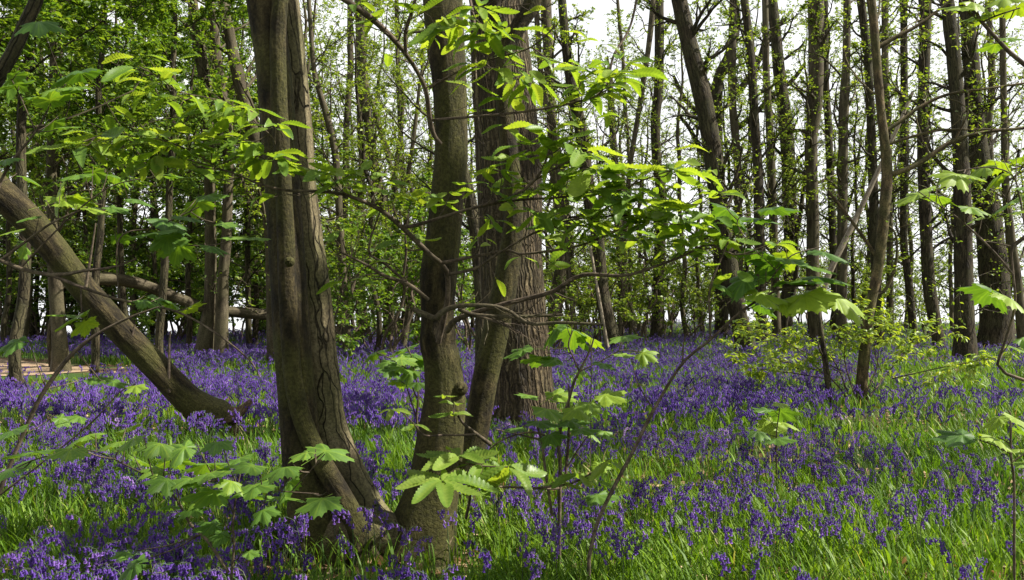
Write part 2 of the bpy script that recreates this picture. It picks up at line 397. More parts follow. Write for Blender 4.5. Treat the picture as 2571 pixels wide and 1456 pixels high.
def wood(mb, P, rad, n1, h0, lens, per2=5, per3=4, ang=1.0, up=.06, sides=5, wob=.16, rmin=.006, lowtwig=0, zc=99, keep=.3, shade=False):
    """limbs, branches and twigs on a trunk path; gives back the twig paths"""
    z = P[:, 2]; hmax = z[-1]
    t0 = np.interp(h0, z, np.linspace(0, 1, len(P))) if np.all(np.diff(z) > 0) else .35
    L1, r1 = kids(P[None], rad[None], n1, t0, .99, ang, .3, 9, wob, up, .30, .3, rmin * 1.3, lens=lens)
    def cut(A, B):
        k = (A[:, -1, 2] < zc) | (R.random(len(A)) < keep); k[:1] = True; return A[k], B[k]
    L1, r1 = cut(L1, r1)
    L2, r2 = cut(*kids(L1, r1, per2, .2, 1, .75, .55, 7, wob, .03, .6, .3, rmin))
    L3, r3 = cut(*kids(L2, r2, per3, .15, 1, .7, .6, 5, wob * 1.2, .0, .6, .3, rmin * .7))
    if shade:
        k = shaded(L3[:, 2]); k[:1] = True; L3, r3 = L3[k], r3[k]
        k = shaded(L2[:, 3]) | shaded(L2[:, 6]); k[:1] = True; L2, r2 = L2[k], r2[k]
    tubes(mb, L1, r1, sides); tubes(mb, L2, r2, 4); tubes(mb, L3, r3, 3)
    tw = [L2, L3]
    if lowtwig:
        S, s_ = kids(P[None], rad[None], lowtwig, .15, t0 + .3, 1.25, .1, 6, .22, .02, .1, .2, rmin * .8, lens=1.5)
        S2, s2 = kids(S, s_, 3, .2, 1, .7, .6, 4, .2, 0, .7, .2, rmin * .6)
        tubes(mb, S, s_, 3); tubes(mb, S2, s2, 3); tw += [S, S2]
    return tw

def shaded(p):
    """whether canopy is kept at p: gaps are shaped to aim beams of sun"""
    g = p[:, 0] - p[:, 2] / math.tan(math.radians(SUN_EL)) * math.sin(math.radians(SUN_AZ)); y = p[:, 1] - p[:, 2] / math.tan(math.radians(SUN_EL)) * math.cos(math.radians(SUN_AZ))
    q = np.stack([g * 1.15, y * 1.15, 0 * g], -1); n = vn(q, 61) * .6 + vn(q * 2.7, 62) * .4
    lim = np.interp(g, [-6, -2.5, -.6, .6, 2, 6], [.48, .35, .36, .58, .72, .68])
    lim = np.where(y > 7.5, .56, lim); lim = np.where((y < 5.0) & (g < -.2), .30, lim)
    for cx, cy, rx, ry in ((-1.6, 4.6, .75, .38), (-3.7, 4.35, 1.2, .32), (-.9, 4.3, .6, .42), (-2.6, 4.7, .8, .22), (-2.0, 3.2, .9, .22), (-.2, 4.6, .8, .4)):  # holes cut so sun lands on the leaf sprays, rosettes and saplings
        lim = np.where(((g - cx) / rx) ** 2 + ((y - cy) / ry) ** 2 < 1, 2, lim)
    return n > lim
def flare(D, gzv, amt=.35, k=5, ph=0, h=.25):
    return lambda a, L, z: 1 + amt * np.exp(-np.clip(z - gzv, 0, 9) / h) * (.6 + .4 * np.cos(k * a + ph))

def tree(label, pts, D=None, bark=None, top=13, n1=19, h0=2.6, lens=2.5, leaf=.092, lpt=5, lmat=None, group=None, limbs=(), name='tree', low=16, fl=.3, sides=14, topshift=(0, 0), tpl=LR, leafkeep=1.0, catg='tree'):
    bark = bark or B_dark; lmat = lmat or M_small
    if D is None: D = base_D(pts[0][1])
    P, r = trace(pts, D, 46)
    gx, gy = P[0, 0], P[0, 1]; g0 = float(gz(gx, gy)) if P[0, 2] < .6 else 0
    # root it: carry the trunk down to the ground
    if P[0, 2] > g0 - .05:
        dn = nrm(P[0] - P[3]); k = (P[0, 2] - (g0 - .12)) / max(.25, -dn[2])
        ext = P[0] + dn * k * np.linspace(1, 0, 6)[:-1, None] if k < 1.5 else np.array([[P[0, 0], P[0, 1], z] for z in np.linspace(g0 - .12, P[0, 2], 6)[:-1]])
        P = np.concatenate([ext, P]); r = np.concatenate([np.full(5, r[0]), r])
    # carry it up above the frame
    if P[-1, 2] < top:
        d = nrm(P[-1] - P[-6]); d = nrm(d * [.5, .5, 1] + np.array([topshift[0], topshift[1], 0])); n = 9; s = np.linspace(0, 1, n)[1:, None]
        E = P[-1] + d * (top - P[-1, 2]) / max(.4, d[2]) * s + R.normal(0, .12, (n - 1, 3)) * s
        r = np.concatenate([r, r[-1] * (1 - .8 * s[:, 0])]); P = np.concatenate([P, E])
    root = thing(name, label, catg, P[0] * [1, 1, 0] + [0, 0, g0], group)
    org = np.array(root.location)
    mb = MB(); tubes(mb, P, r, sides, lump=.07, flute=flare(D, g0, fl, 5, R.random() * 6))
    tw = wood(mb, P, r, n1, h0, lens, lowtwig=low, zc=2.5 + .34 * P[0, 1], keep=.4, rmin=.0045) if n1 else []
    for lp in limbs:
        Q, q = trace(lp, D, 24); tubes(mb, Q, q, 8, lump=.08)
        a, ar = kids(Q[None], q[None], 7, .25, 1, .9, .4, 7, .2, .05, .5, .2, .006); b, br = kids(a, ar, 4, .2, 1, .8, .5, 5, .2, .02, .6, .2, .005)
        tubes(mb, a, ar, 4); tubes(mb, b, br, 3); tw += [a, b]
    mb.build('trunk', [bark], root, org=org)
    if tw and lpt:
        lb = MB()
        for t in tw:
            ps, tg = spots(t, lpt, .45)
            k = R.random(len(ps)) < np.where(ps[:, 2] > 1.6 + .34 * ps[:, 1], .25, leafkeep); ps, tg = ps[k], tg[k]
            d, nm = leafdirs(tg, .8, -.25, .5); place(lb, tpl, ps, d, nm, leaf * R.uniform(.6, 1.25, len(ps)))
        lb.build('crown', [lmat], root, org=org)
    return root

TREES = [
 ('stout dark trunk leaning back to the left in the bright gap beside the oak', [(1874,892,52),(1862,830,46),(1842,740,45),(1826,640,44),(1808,540,44),(1795,440,46),(1782,340,46),(1762,240,46),(1740,150,44),(1722,80,42),(1705,0,40)], dict(bark=B_dark)),
 ('thin upright trunk hung with pale woody vines beside the crooked oak', [(1860,850,16),(1855,600,18),(1850,400,20),(1838,250,20),(1838,100,20),(1840,0,18)], dict(D=33, bark=B_grey, low=40)),
 ('slim trunk curving slightly left between the vine-hung trunk and a thinner straight one', [(1912,850,28),(1908,680,27),(1905,560,26),(1903,440,25),(1896,330,23),(1888,200,21),(1880,100,20),(1868,0,20)], dict(D=30, bark=B_dark)),
 ('thin straight trunk close against the left side of a thick bent trunk', [(1950,850,22),(1938,480,21),(1932,330,20),(1924,200,18),(1922,100,17),(1920,0,16)], dict(D=35, bark=B_grey)),
 ('thick trunk with a swollen bent foot standing behind the broad sycamore leaves', [(1966,852,48),(1970,790,38),(1984,700,35),(1986,600,36),(1980,480,36),(1977,380,34),(1968,280,33),(1957,190,30),(1948,100,28),(1938,0,26)], dict(bark=B_dark)),
 ('wavy grey trunk that thickens upward above the small-leaved shrub', [(2050,850,34),(2040,690,32),(2040,560,31),(2036,430,31),(2036,340,32),(2046,270,34),(2048,200,35),(2048,100,38),(2048,0,40)], dict(D=33, bark=B_grey)),
 ('slender pole-like trunk just right of the wavy grey trunk', [(2098,840,18),(2090,600,18),(2080,340,19),(2073,200,16),(2071,0,14)], dict(D=37, bark=B_dark)),
 ('straight grey trunk standing alone in the bright gap left of the flaking young tree', [(2112,840,25),(2115,470,25),(2116,330,24),(2118,270,24),(2124,150,20),(2126,0,18)], dict(D=31, bark=B_grey)),
 ('trunk half hidden behind the flaking young tree, leaning left at the top', [(2205,830,22),(2195,600,23),(2191,440,23),(2184,260,20),(2178,150,20),(2165,40,20),(2160,0,20)], dict(D=30, bark=B_dark)),
 ('thin faint trunk just right of the flaking young tree top', [(2235,800,16),(2230,340,16),(2222,200,17),(2221,0,17)], dict(D=39, bark=B_grey)),
 ('thin almost black trunk with a kink at mid height', [(2290,802,20),(2277,680,19),(2268,600,18),(2270,440,20),(2270,300,20),(2269,200,18),(2268,0,17)], dict(bark=B_dark, D=31)),
 ('tall brown trunk with a foot bending right, left of the straight thick bole', [(2362,888,30),(2345,800,30),(2330,700,30),(2325,600,29),(2318,440,29),(2317,270,27),(2320,150,27),(2324,0,27)], dict(bark=B_dark)),
 ('straight thick bole with a lit right edge near the right side', [(2424,908,58),(2420,800,48),(2418,650,44),(2416,520,42),(2408,335,36),(2396,170,34),(2386,80,33),(2378,0,30)], dict(bark=B_dark)),
 ('massive dark trunk with a broad flared base at the right edge', [(2498,875,90),(2498,800,76),(2495,700,70),(2485,600,66),(2470,480,56),(2452,335,42),(2440,200,40),(2430,60,36),(2425,0,34)], dict(bark=B_dark)),
 ('thin trunk rising behind the massive flared trunk', [(2535,800,18),(2500,560,18),(2485,400,18),(2482,300,17),(2490,200,17),(2480,0,14)], dict(D=37, bark=B_grey)),
 ('bent grey trunk furthest right, cut by the edge of the view', [(2566,860,24),(2555,720,23),(2538,600,21),(2525,480,19),(2520,300,16),(2515,0,14)], dict(D=29, bark=B_grey)),
 ('thin upright trunk nearest the right side of the stout mossy stems', [(862,820,18),(868,380,16),(874,250,16),(880,170,16),(879,100,15),(878,0,14)], dict(D=30, bark=B_grey)),
 ('grey trunk with a swollen foot, left of its forked neighbour', [(914,857,38),(906,760,26),(902,650,20),(905,500,18),(910,400,18),(905,340,17),(900,170,14),(898,60,13),(895,0,12)], dict(bark=B_grey)),
 ('forked grey trunk swaying left as it rises behind the chestnut spray', [(974,857,30),(976,720,24),(972,600,24),(960,500,26),(944,440,25),(927,338,23),(919,250,22),(912,170,20),(909,70,20),(905,0,20)], dict(bark=B_grey, limbs=[[(974,560,16),(988,456,12),(957,338,12),(930,243,10)]])),
 ('bent trunk leaning out from behind the stout mossy stems', [(868,815,22),(855,600,20),(845,420,18),(830,330,18),(808,250,16),(793,200,14),(785,150,12),(775,0,11)], dict(D=23, bark=B_grey)),
 ('slanting dark trunk close to the left flank of the middle stem', [(992,850,26),(1010,810,22),(1024,770,20),(1030,650,18),(1015,520,16),(1010,430,14),(1000,200,12),(995,0,11)], dict(bark=B_dark)),
 ('curved trunk glimpsed between the middle stem and the rugged oak', [(1208,760,30),(1197,620,30),(1186,540,32),(1172,470,32),(1160,420,30),(1140,330,26),(1120,200,24)], dict(D=17, bark=B_dark, n1=8)),
 ('grey trunk standing immediately right of the rugged oak', [(1390,800,38),(1400,720,32),(1410,640,28),(1400,520,24),(1385,330,24),(1378,150,26),(1372,60,28),(1370,0,28)], dict(D=30, bark=B_grey)),
 ('thin leaning stem with pale bark close to the oak top', [(1440,800,14),(1415,560,13),(1400,420,12),(1385,300,13),(1365,250,14),(1352,120,14),(1345,0,12)], dict(D=28, bark=B_grey)),
 ('leaning trunk behind the brightest chestnut leaves', [(1528,815,40),(1512,740,34),(1500,600,33),(1480,500,34),(1460,340,32),(1440,240,28),(1425,150,24),(1410,0,22)], dict(D=28, bark=B_dark)),
 ('very thin pale stem against the white sky in the middle gap', [(1582,800,10),(1578,405,8),(1570,280,9),(1565,170,9),(1555,60,9),(1550,0,8)], dict(D=35, bark=B_grey)),
 ('thin stem slanting right towards the dark upright trunk', [(1555,800,14),(1565,600,12),(1580,430,12),(1600,300,13),(1616,200,13),(1630,100,14),(1640,0,14)], dict(D=33, bark=B_grey)),
 ('dark upright trunk in the middle of the bright gap', [(1650,858,38),(1652,760,30),(1655,640,28),(1660,500,26),(1648,400,24),(1645,300,24),(1654,200,24),(1654,0,24)], dict(bark=B_dark)),
 ('dark trunk with the widest spreading foot far behind the sapling stems', [(1582,828,66),(1572,790,46),(1565,730,30),(1562,690,28),(1556,600,24),(1545,450,20),(1530,200,16)], dict(D=43, bark=B_dark)),
 ('trunk with a lit flank curving up behind the top of the stout mossy stems', [(692,862,44),(687,640,42),(668,450,40),(640,340,38),(622,280,38),(605,220,35),(588,150,30),(575,80,28),(558,0,26)], dict(D=21, bark=B_grey)),
 ('slanting trunk leaning left at the bluebell edge behind the twin stems', [(666,846,30),(655,800,28),(635,740,24),(610,680,21),(590,640,19),(572,605,18),(545,540,16),(515,450,14)], dict(bark=B_grey, n1=6, top=9)),
 ('short brown trunk rising behind the leaning mossy bole', [(152,942,46),(150,860,37),(142,760,34),(138,700,32),(132,600,28),(130,400,24),(135,200,20)], dict(bark=B_grey)),
]
CB = 'trees among the bluebells'
for lab, pts, kw in TREES: tree(lab, pts, group=CB, **kw)
# far oak with crooked limbs
tree('crooked oak with twisting dark limbs against the white sky', [(1812,845,36),(1806,600,32),(1800,420,32),(1798,300,30),(1803,200,28),(1830,140,24),(1850,60,18),(1845,0,14)], D=40, bark=B_dark, name='oak_tree', group=CB, n1=8,
     limbs=[[(1800,260,20),(1772,205,15),(1748,150,13),(1735,115,11),(1728,60,8)], [(1803,330,16),(1760,290,14),(1720,250,12),(1690,190,8)], [(1830,255,20),(1865,215,17),(1905,150,14),(1925,95,12),(1975,45,9)], [(1840,330,16),(1890,290,14),(1940,240,12),(1990,200,11),(2020,160,8)], [(1806,450,16),(1770,400,14),(1735,330,11),(1705,290,8)]])
# the twin-stemmed hornbeam
def multi(label, name, stems, group=None):
    root = thing(name, label, 'tree', at(*stems[0][1][0][:2], stems[0][0]) * [1, 1, 0], group); org = np.array(root.location)
    return root, org
TW = [(22.5, [(510,917,48),(516,850,42),(526,760,30),(529,650,29),(527,520,27),(524,400,26),(522,280,27),(512,190,30),(500,120,32),(488,40,26),(483,0,24)]),
      (22.3, [(554,917,38),(556,830,34),(560,700,27),(568,600,26),(572,480,24),(576,380,24),(566,270,26),(548,180,26),(540,90,22),(530,20,22),(524,0,22)])]
root, org = multi('pair of grey stems sharing one root, standing in bluebells behind the fallen bole', 'hornbeam_tree', TW, CB)
lb = MB()
for D, pts in TW:
    P, r = trace(pts, D, 50); P = np.concatenate([P[:1] - [0, 0, .15], P, P[-1:] + np.array([[-.2, 0, 1.5], [-.3, .1, 3.2]])]); r = np.concatenate([r[:1], r, [r[-1] * .8, r[-1] * .3]])
    mb = MB(); tubes(mb, P, r, 16, lump=.06, flute=flare(D, 0, .2))
    tw = wood(mb, P, r, 12, 4.5, 2.2, lowtwig=6); mb.build('trunk', [B_grey], root, org=org)
    for t in tw:
        ps, tg = spots(t, 4, .2); d, nm = leafdirs(tg, .8, -.2, .5); place(lb, LR, ps, d, nm, .075 * R.uniform(.6, 1.25, len(ps)))
lb.build('crown', [M_dark], root, org=org)

# the flaking young tree with long bare side branches (right)
YT = [(2160,1018,34),(2162,960,28),(2168,900,28),(2176,820,28),(2186,760,26),(2202,680,26),(2212,600,26),(2222,500,27),(2226,430,27),(2220,360,24),(2212,290,22),(2204,200,21),(2198,120,21),(2192,50,22),(2186,0,23)]
D = base_D(1018)
YL = [[(2206,118,12),(2250,92,10),(2290,72,9),(2330,45,8),(2372,12,7),(2400,-10,6)], [(2228,440,15),(2262,430,14),(2310,408,13),(2380,360,11),(2450,335,9),(2570,322,7),(2640,318,5)],
      [(2222,330,10),(2260,305,9),(2310,268,8),(2380,237,7),(2480,222,6),(2600,205,5)], [(2230,362,8),(2290,343,7),(2360,327,6),(2450,325,5),(2540,324,4)],
      [(2196,640,10),(2170,600,9),(2130,545,8),(2100,505,7),(2078,478,6)], [(2192,740,9),(2220,730,9),(2240,690,8),(2250,646,7),(2250,600,6),(2240,575,5),(2220,563,4)], [(2150,960,6),(2155,700,3),(2130,640,4),(2095,620,3)]][:6]
root = tree('young tree with flaking bark and long bare branches reaching right, in the grass', YT, D=D, bark=bark_mat('flaking_bark', (.035, .026, .014), (.07, .052, .028), (.15, .11, .055), 18, 6, 1, .012, 0, 0, .3), name='young_tree', low=4, n1=8, h0=4.5, top=8,
     limbs=YL, leaf=.07, lpt=1, fl=.12)

# the rugged oak
OAK = [(1312,1104,196),(1312,1040,168),(1308,960,158),(1300,860,156),(1290,760,156),(1283,640,156),(1280,520,162),(1276,400,164),(1266,270,160),(1254,100,148),(1250,0,142)]
D = 10.45; P, r = trace(OAK, D, 220); n = 30; s = np.linspace(0, 1, n)[1:, None]
P = np.concatenate([P, P[-1] + np.array([-.3, .3, 9.]) * s]); r = np.concatenate([r, r[-1] * (1 - .75 * s[:, 0])])
root = thing('oak_tree', 'old oak with deeply furrowed bark behind the smooth leaning stem', 'tree', P[0] * [1, 1, 0]); org = np.array(root.location)
mb = MB()
tubes(mb, P, r, 150, lump=.035, flute=flare(D, 0, .28, 6, 1, .22))
tw = wood(mb, P, r, 9, 7.0, 4.0, per2=5, per3=4, rmin=.008, zc=5, keep=.5); mb.build('trunk', [B_oak], root, org=org)
lb = MB()
for t in tw:
    ps, tg = spots(t, 2, .2); d, nm = leafdirs(tg, .8, -.2, .5); place(lb, LR2, ps, d, nm, .10 * R.uniform(.6, 1.2, len(ps)))
lb.build('crown', [M_small], root, org=org)

# ------------------------------------------------------------------ the sweet chestnut coppice
STEMS = [
 ('dark left stem', B_chest, 5.50, 120, [(815,1425,150),(800,1380,128),(785,1300,112),(766,1200,102),(753,1100,97),(744,1000,93),(737,900,91),(724,700,89),(710,500,88),(698,300,88),(684,150,87),(664,0,92),(650,-100,92)], [0, .1, 3.5]),
 ('rib-like stem lit along its right side, curving right at the foot', B_chest, 5.40, 60, [(925,1450,90),(915,1395,76),(903,1340,64),(880,1283,54),(842,1218,51),(802,1150,49),(773,1090,47),(749,1020,46),(732,920,46),(722,720,45),(716,560,44),(708,400,42),(700,250,41),(697,100,40),(704,0,40),(716,-100,40)], [.4, 0, 3.]),
 ('stem with long black cracks in its bark', B_crack, 5.72, 120, [(985,1450,170),(940,1375,150),(905,1310,134),(876,1230,116),(846,1150,106),(819,1060,99),(808,980,97),(798,880,95),(786,780,93),(772,660,91),(752,500,88),(739,300,88),(726,150,84),(708,0,80),(695,-100,80)], [.2, .6, 4]),
 ('thick middle stem swollen above its collar', B_chest, 5.52, 140, [(1040,1425,186),(1052,1380,160),(1068,1300,146),(1090,1200,126),(1105,1100,118),(1116,1000,104),(1110,910,92),(1100,866,90),(1100,838,90),(1098,800,80),(1101,700,92),(1112,600,87),(1122,500,84),(1131,400,84),(1132,300,84),(1127,200,88),(1117,100,96),(1110,0,100),(1106,-100,100)], [-.1, .2, 4]),
 ('smooth leaning stem forking at the top', B_chest, 6.5, 90, [(1150,1300,90),(1168,1200,74),(1185,1120,68),(1200,1050,66),(1218,950,66),(1240,850,65),(1262,740,62),(1282,620,55),(1288,540,50),(1282,420,46),(1268,290,40),(1262,200,38),(1275,120,38),(1305,60,42),(1330,20,44),(1352,-40,44)], [1.2, .1, 3.2]),
]
root = thing('sweet_chestnut_tree', 'coppiced sweet chestnut of five mossy stems rising from one stool in the bluebells', 'tree', at(930, 1400, 5.5) * [1, 1, 0])
CH, CHO = root, np.array(root.location)
crown = MB()
for lab, bark, D, nn, pts, tp in STEMS:
    P, r = trace(pts, D, nn * 2)
    s = np.linspace(0, 1, 16)[1:, None]
    P = np.concatenate([P, P[-1] + np.array(tp) * 2 * s]); r = np.concatenate([r, r[-1] * (1 - .8 * s[:, 0])])
    mb = MB(); tubes(mb, P, r, 96, lump=.045, flute=flare(D, 0, .34, 5, D * 7, .2))
    tw = wood(mb, P, r, 7, 6.8, 2.6, per2=4, per3=4, rmin=.006, zc=4, keep=.5)
    if 'forking' in lab:
        Q, q = trace([(1262,205,30),(1255,120,28),(1240,40,26),(1232,-60,24)], D, 30); tubes(mb, Q, q, 20, lump=.05)
    o = mb.build('trunk', [bark], root, org=CHO); o['label'] = lab
    for t in tw:
        ps, tg = spots(t, 3, .2); k = shaded(ps); ps, tg = ps[k], tg[k]; d, nm = leafdirs(tg, .8, -.2, .4); place(crown, LCs, ps, d, nm, .17 * R.uniform(.6, 1.2, len(ps)))
crown.build('crown', [M_chest], root, org=CHO)
mb = MB(); P, r = trace([(800,1380,130),(862,1350,140),(925,1340,130),(985,1352,125),(1040,1365,140),(1110,1400,130)], 5.5, 60); tubes(mb, P, r, 60, lump=.09, cap=True)
mb.build('stool', [bark_mat('stool_bark', (.06, .045, .028), (.11, .085, .052), (.13, .10, .06), 13, 13, 1, .03, 0, 0, .5)], root, org=CHO)
# knots
for px, py, Dk, sz in ((724,655,5.30,.022),(1155,975,5.42,.03)):
    c = at(px, py, Dk); mb = MB(); a = np.linspace(0, 2 * math.pi, 15)[:-1]
    P = np.array([c + np.array([.0, -1, .15]) * sz * k for k in (-1.2, -.2, .35, .45, .1)]); rr = np.array([1.5, 1.25, .95, .6, .02]) * sz
    tubes(mb, P, rr, 14, lump=.12); mb.build('knot', [B_chest], root, org=CHO)

# branches of the chestnut: photo points with depth, then leaf clusters hung on them
def br(pts): return pts
BR = [
 [(1100,860,16,5.40),(1122,760,15,5.30),(1123,690,14,5.20),(1106,661,13,5.12),(1080,640,13,5.05),(1030,590,12,4.95),(960,530,11,4.85),(870,490,9,4.75),(790,480,8,4.65),(720,478,7,4.55),(650,462,6,4.5),(600,440,5,4.45),(540,420,4,4.4),(470,400,3,4.35)],
 [(1050,563,9,4.98),(1018,570,10,4.93),(1052,563,9,4.9),(1143,535,8,4.8),(1194,520,8,4.7),(1298,487,7,4.6),(1353,438,6,4.5),(1377,383,5,4.45),(1391,335,4,4.4)][1:],
 [(1326,462,5,4.56),(1390,425,5,4.5),(1451,394,4,4.45),(1480,380,3,4.4)],
 [(1189,522,7,4.7),(1298,503,6,4.65),(1407,495,5,4.6),(1475,484,5,4.55),(1549,479,4,4.5),(1620,450,3,4.45),(1685,427,3,4.4)],
 [(1106,661,9,5.12),(1194,643,8,5.0),(1278,629,7,4.9),(1305,638,7,4.85),(1430,622,6,4.8),(1500,600,5,4.7),(1582,565,4,4.65),(1680,535,3,4.6),(1780,485,3,4.55)],
 [(1123,690,9,5.2),(1194,673,8,5.05),(1248,639,7,4.9),(1330,590,6,4.8),(1420,555,5,4.7),(1500,545,4,4.6),(1600,540,3,4.55)],
 [(1122,830,17,5.35),(1150,800,15,5.2),(1248,768,13,5.1),(1376,736,12,5.0),(1413,717,11,4.95),(1464,690,10,4.9),(1565,692,8,4.8),(1633,673,7,4.75),(1712,644,6,4.7),(1780,614,5,4.65),(1850,640,4,4.6),(1943,609,3,4.55)],
 [(1040,778,15,5.20),(1065,788,16,5.15),(1092,798,17,5.1),(1113,781,16,5.08),(1153,768,14,5.05),(1234,768,11,5.0),(1278,781,10,5.0),(1329,812,9,4.95),(1396,810,8,4.9),(1460,812,7,4.85),(1514,815,5,4.8)],
 [(1150,775,10,5.08),(1194,791,11,5.1),(1290,795,10,5.05),(1413,790,7,5.0)],
 [(1194,792,8,5.1),(1260,812,7,5.05),(1310,838,4,5.0)],
 [(1076,752,9,5.25),(1025,714,10,5.2),(967,693,9,5.1),(920,665,7,5.0),(856,633,5,4.9)],
 [(1025,714,8,5.2),(970,665,7,5.15),(930,639,6,5.1),(930,600,5,5.05),(954,531,4,5.0)],
 [(1106,361,10,5.3),(1089,338,11,5.25),(1079,297,12,5.2),(1065,216,13,5.1),(1018,135,13,4.95),(957,68,14,4.8),(896,20,15,4.7),(820,-30,16,4.6)],
 [(1018,135,10,4.9),(1018,81,10,4.85),(1030,40,9,4.8),(1042,0,9,4.75),(1050,-40,9,4.7)],
 [(1018,81,8,4.85),(1065,78,6,4.7),(1109,54,5,4.6),(1153,17,4,4.5),(1240,20,3,4.4),(1330,10,2,4.3)],
 [(1086,301,8,5.2),(1150,296,8,5.0),(1261,287,7,4.8),(1383,270,6,4.7),(1450,255,5,4.6),(1498,240,4,4.5),(1531,203,3,4.45)],
 [(1180,0,9,5.0),(1190,60,9,4.9),(1250,68,5,4.8),(1190,140,7,4.8),(1195,240,6,4.75),(1205,330,5,4.7),(1220,380,3,4.7)][:2] + [(1192,140,7,4.8),(1196,240,6,4.75),(1205,330,5,4.7),(1224,382,3,4.7)],
 [(1602,-20,7,5.2),(1580,70,6,5.1),(1540,140,6,5.0),(1525,200,5,4.9),(1480,260,4,4.8),(1440,300,3,4.8)],
 [(1079,220,6,5.0),(1150,180,5,4.8),(1230,150,4,4.7),(1330,120,4,4.6),(1400,60,3,4.5)],
 [(640,395,4,4.5),(690,360,4,4.45),(640,305,4,4.35),(580,262,3,4.3),(520,245,3,4.25),(450,230,3,4.2),(400,195,2,4.2),(350,168,2,4.2)],
 [(560,428,4,4.42),(480,380,4,4.35),(400,350,3,4.25),(330,342,3,4.2),(260,340,2,4.15),(210,355,2,4.1)],
]
ROS = [ # px, py, depth, leaves, size m
 (345,172,4.2,3,.20),(400,208,4.2,4,.19),(445,240,4.2,4,.2),(330,345,4.2,6,.19),(255,342,4.15,5,.21),(205,362,4.1,4,.2),(405,350,4.25,5,.19),(470,345,4.3,5,.2),(535,345,4.35,5,.18),(605,352,4.4,5,.2),(385,405,4.3,5,.19),(640,388,4.45,5,.2),
 (700,400,4.5,4,.2),(762,405,4.55,4,.19),(830,440,4.6,5,.19),(850,470,4.7,3,.2),(925,460,4.75,4,.19),(980,492,4.8,4,.18),(1060,502,4.9,4,.18),(900,432,4.7,3,.17),(690,315,4.35,4,.18),(620,278,4.3,5,.19),(550,255,4.25,5,.2),(1130,485,4.85,3,.17),(510,440,4.4,3,.16),(450,395,4.35,4,.17),(560,395,4.4,3,.16),(855,580,4.9,2,.2),
 (1110,55,4.6,5,.2),(1152,62,4.6,5,.19),(1068,74,4.7,4,.18),(1212,62,4.5,5,.2),(1232,92,4.6,4,.21),(1272,70,4.6,3,.2),(1200,20,4.4,4,.19),(972,12,4.7,3,.22),(1228,146,4.7,4,.18),(1252,168,4.7,4,.17),(1300,196,4.7,4,.18),(1334,200,4.7,5,.19),(1282,248,4.75,3,.16),(1180,205,4.8,2,.15),(1150,110,4.7,2,.15),
 (1470,172,4.6,4,.17),(1520,196,4.5,5,.19),(1560,180,4.5,4,.2),(1480,240,4.6,4,.18),(1420,160,4.6,3,.17),(1420,275,4.7,3,.14),(1530,215,4.4,4,.16),
 (1375,335,4.4,4,.2),(1330,368,4.45,3,.2),(1420,350,4.45,4,.22),(1462,388,4.4,5,.24),(1400,395,4.5,4,.2),(1482,425,4.4,5,.23),(1262,432,4.6,4,.19),(1292,402,4.5,5,.19),(1345,472,4.6,5,.19),(1402,484,4.6,5,.19),(1502,472,4.5,5,.23),(1552,482,4.5,5,.22),(1562,512,4.5,5,.2),(1602,505,4.5,5,.21),(1442,522,4.6,5,.19),(1482,562,4.65,5,.19),(1522,548,4.6,5,.2),(1352,532,4.65,4,.18),(1292,522,4.6,3,.17),(1232,550,4.7,3,.14),(1685,427,4.4,8,.24),(1642,520,4.5,5,.21),(1684,540,4.6,5,.21),(1732,560,4.6,5,.21),(1790,545,4.6,4,.2),(1800,485,4.5,5,.13),(1602,602,4.65,4,.19),(1662,608,4.7,4,.19),(1722,604,4.7,5,.2),(1772,572,4.65,5,.2),(1562,445,4.5,4,.22),(1830,600,4.6,3,.17),(1940,612,4.55,4,.15),(1240,470,4.6,4,.17),(1620,565,4.6,5,.18),(1440,600,4.75,4,.17),(1400,560,4.7,4,.18),(1310,640,4.85,2,.12),(1210,600,4.9,2,.1),
]
RTINT = {}
allp = []
for k, pts in enumerate(BR):
    P, r = trace(pts, 5, 40); allp.append((P, r))
hang = [[] for _ in BR]
for q in ROS:
    c = at(q[0], q[1], q[2]); best = min(((np.linalg.norm((P - c) * [1, .6, 1], axis=1).min() + (.15 if len(hang[k]) > 9 else 0), k) for k, (P, r) in enumerate(allp)))[1]
    hang[best].append((c, q[3], q[4]))
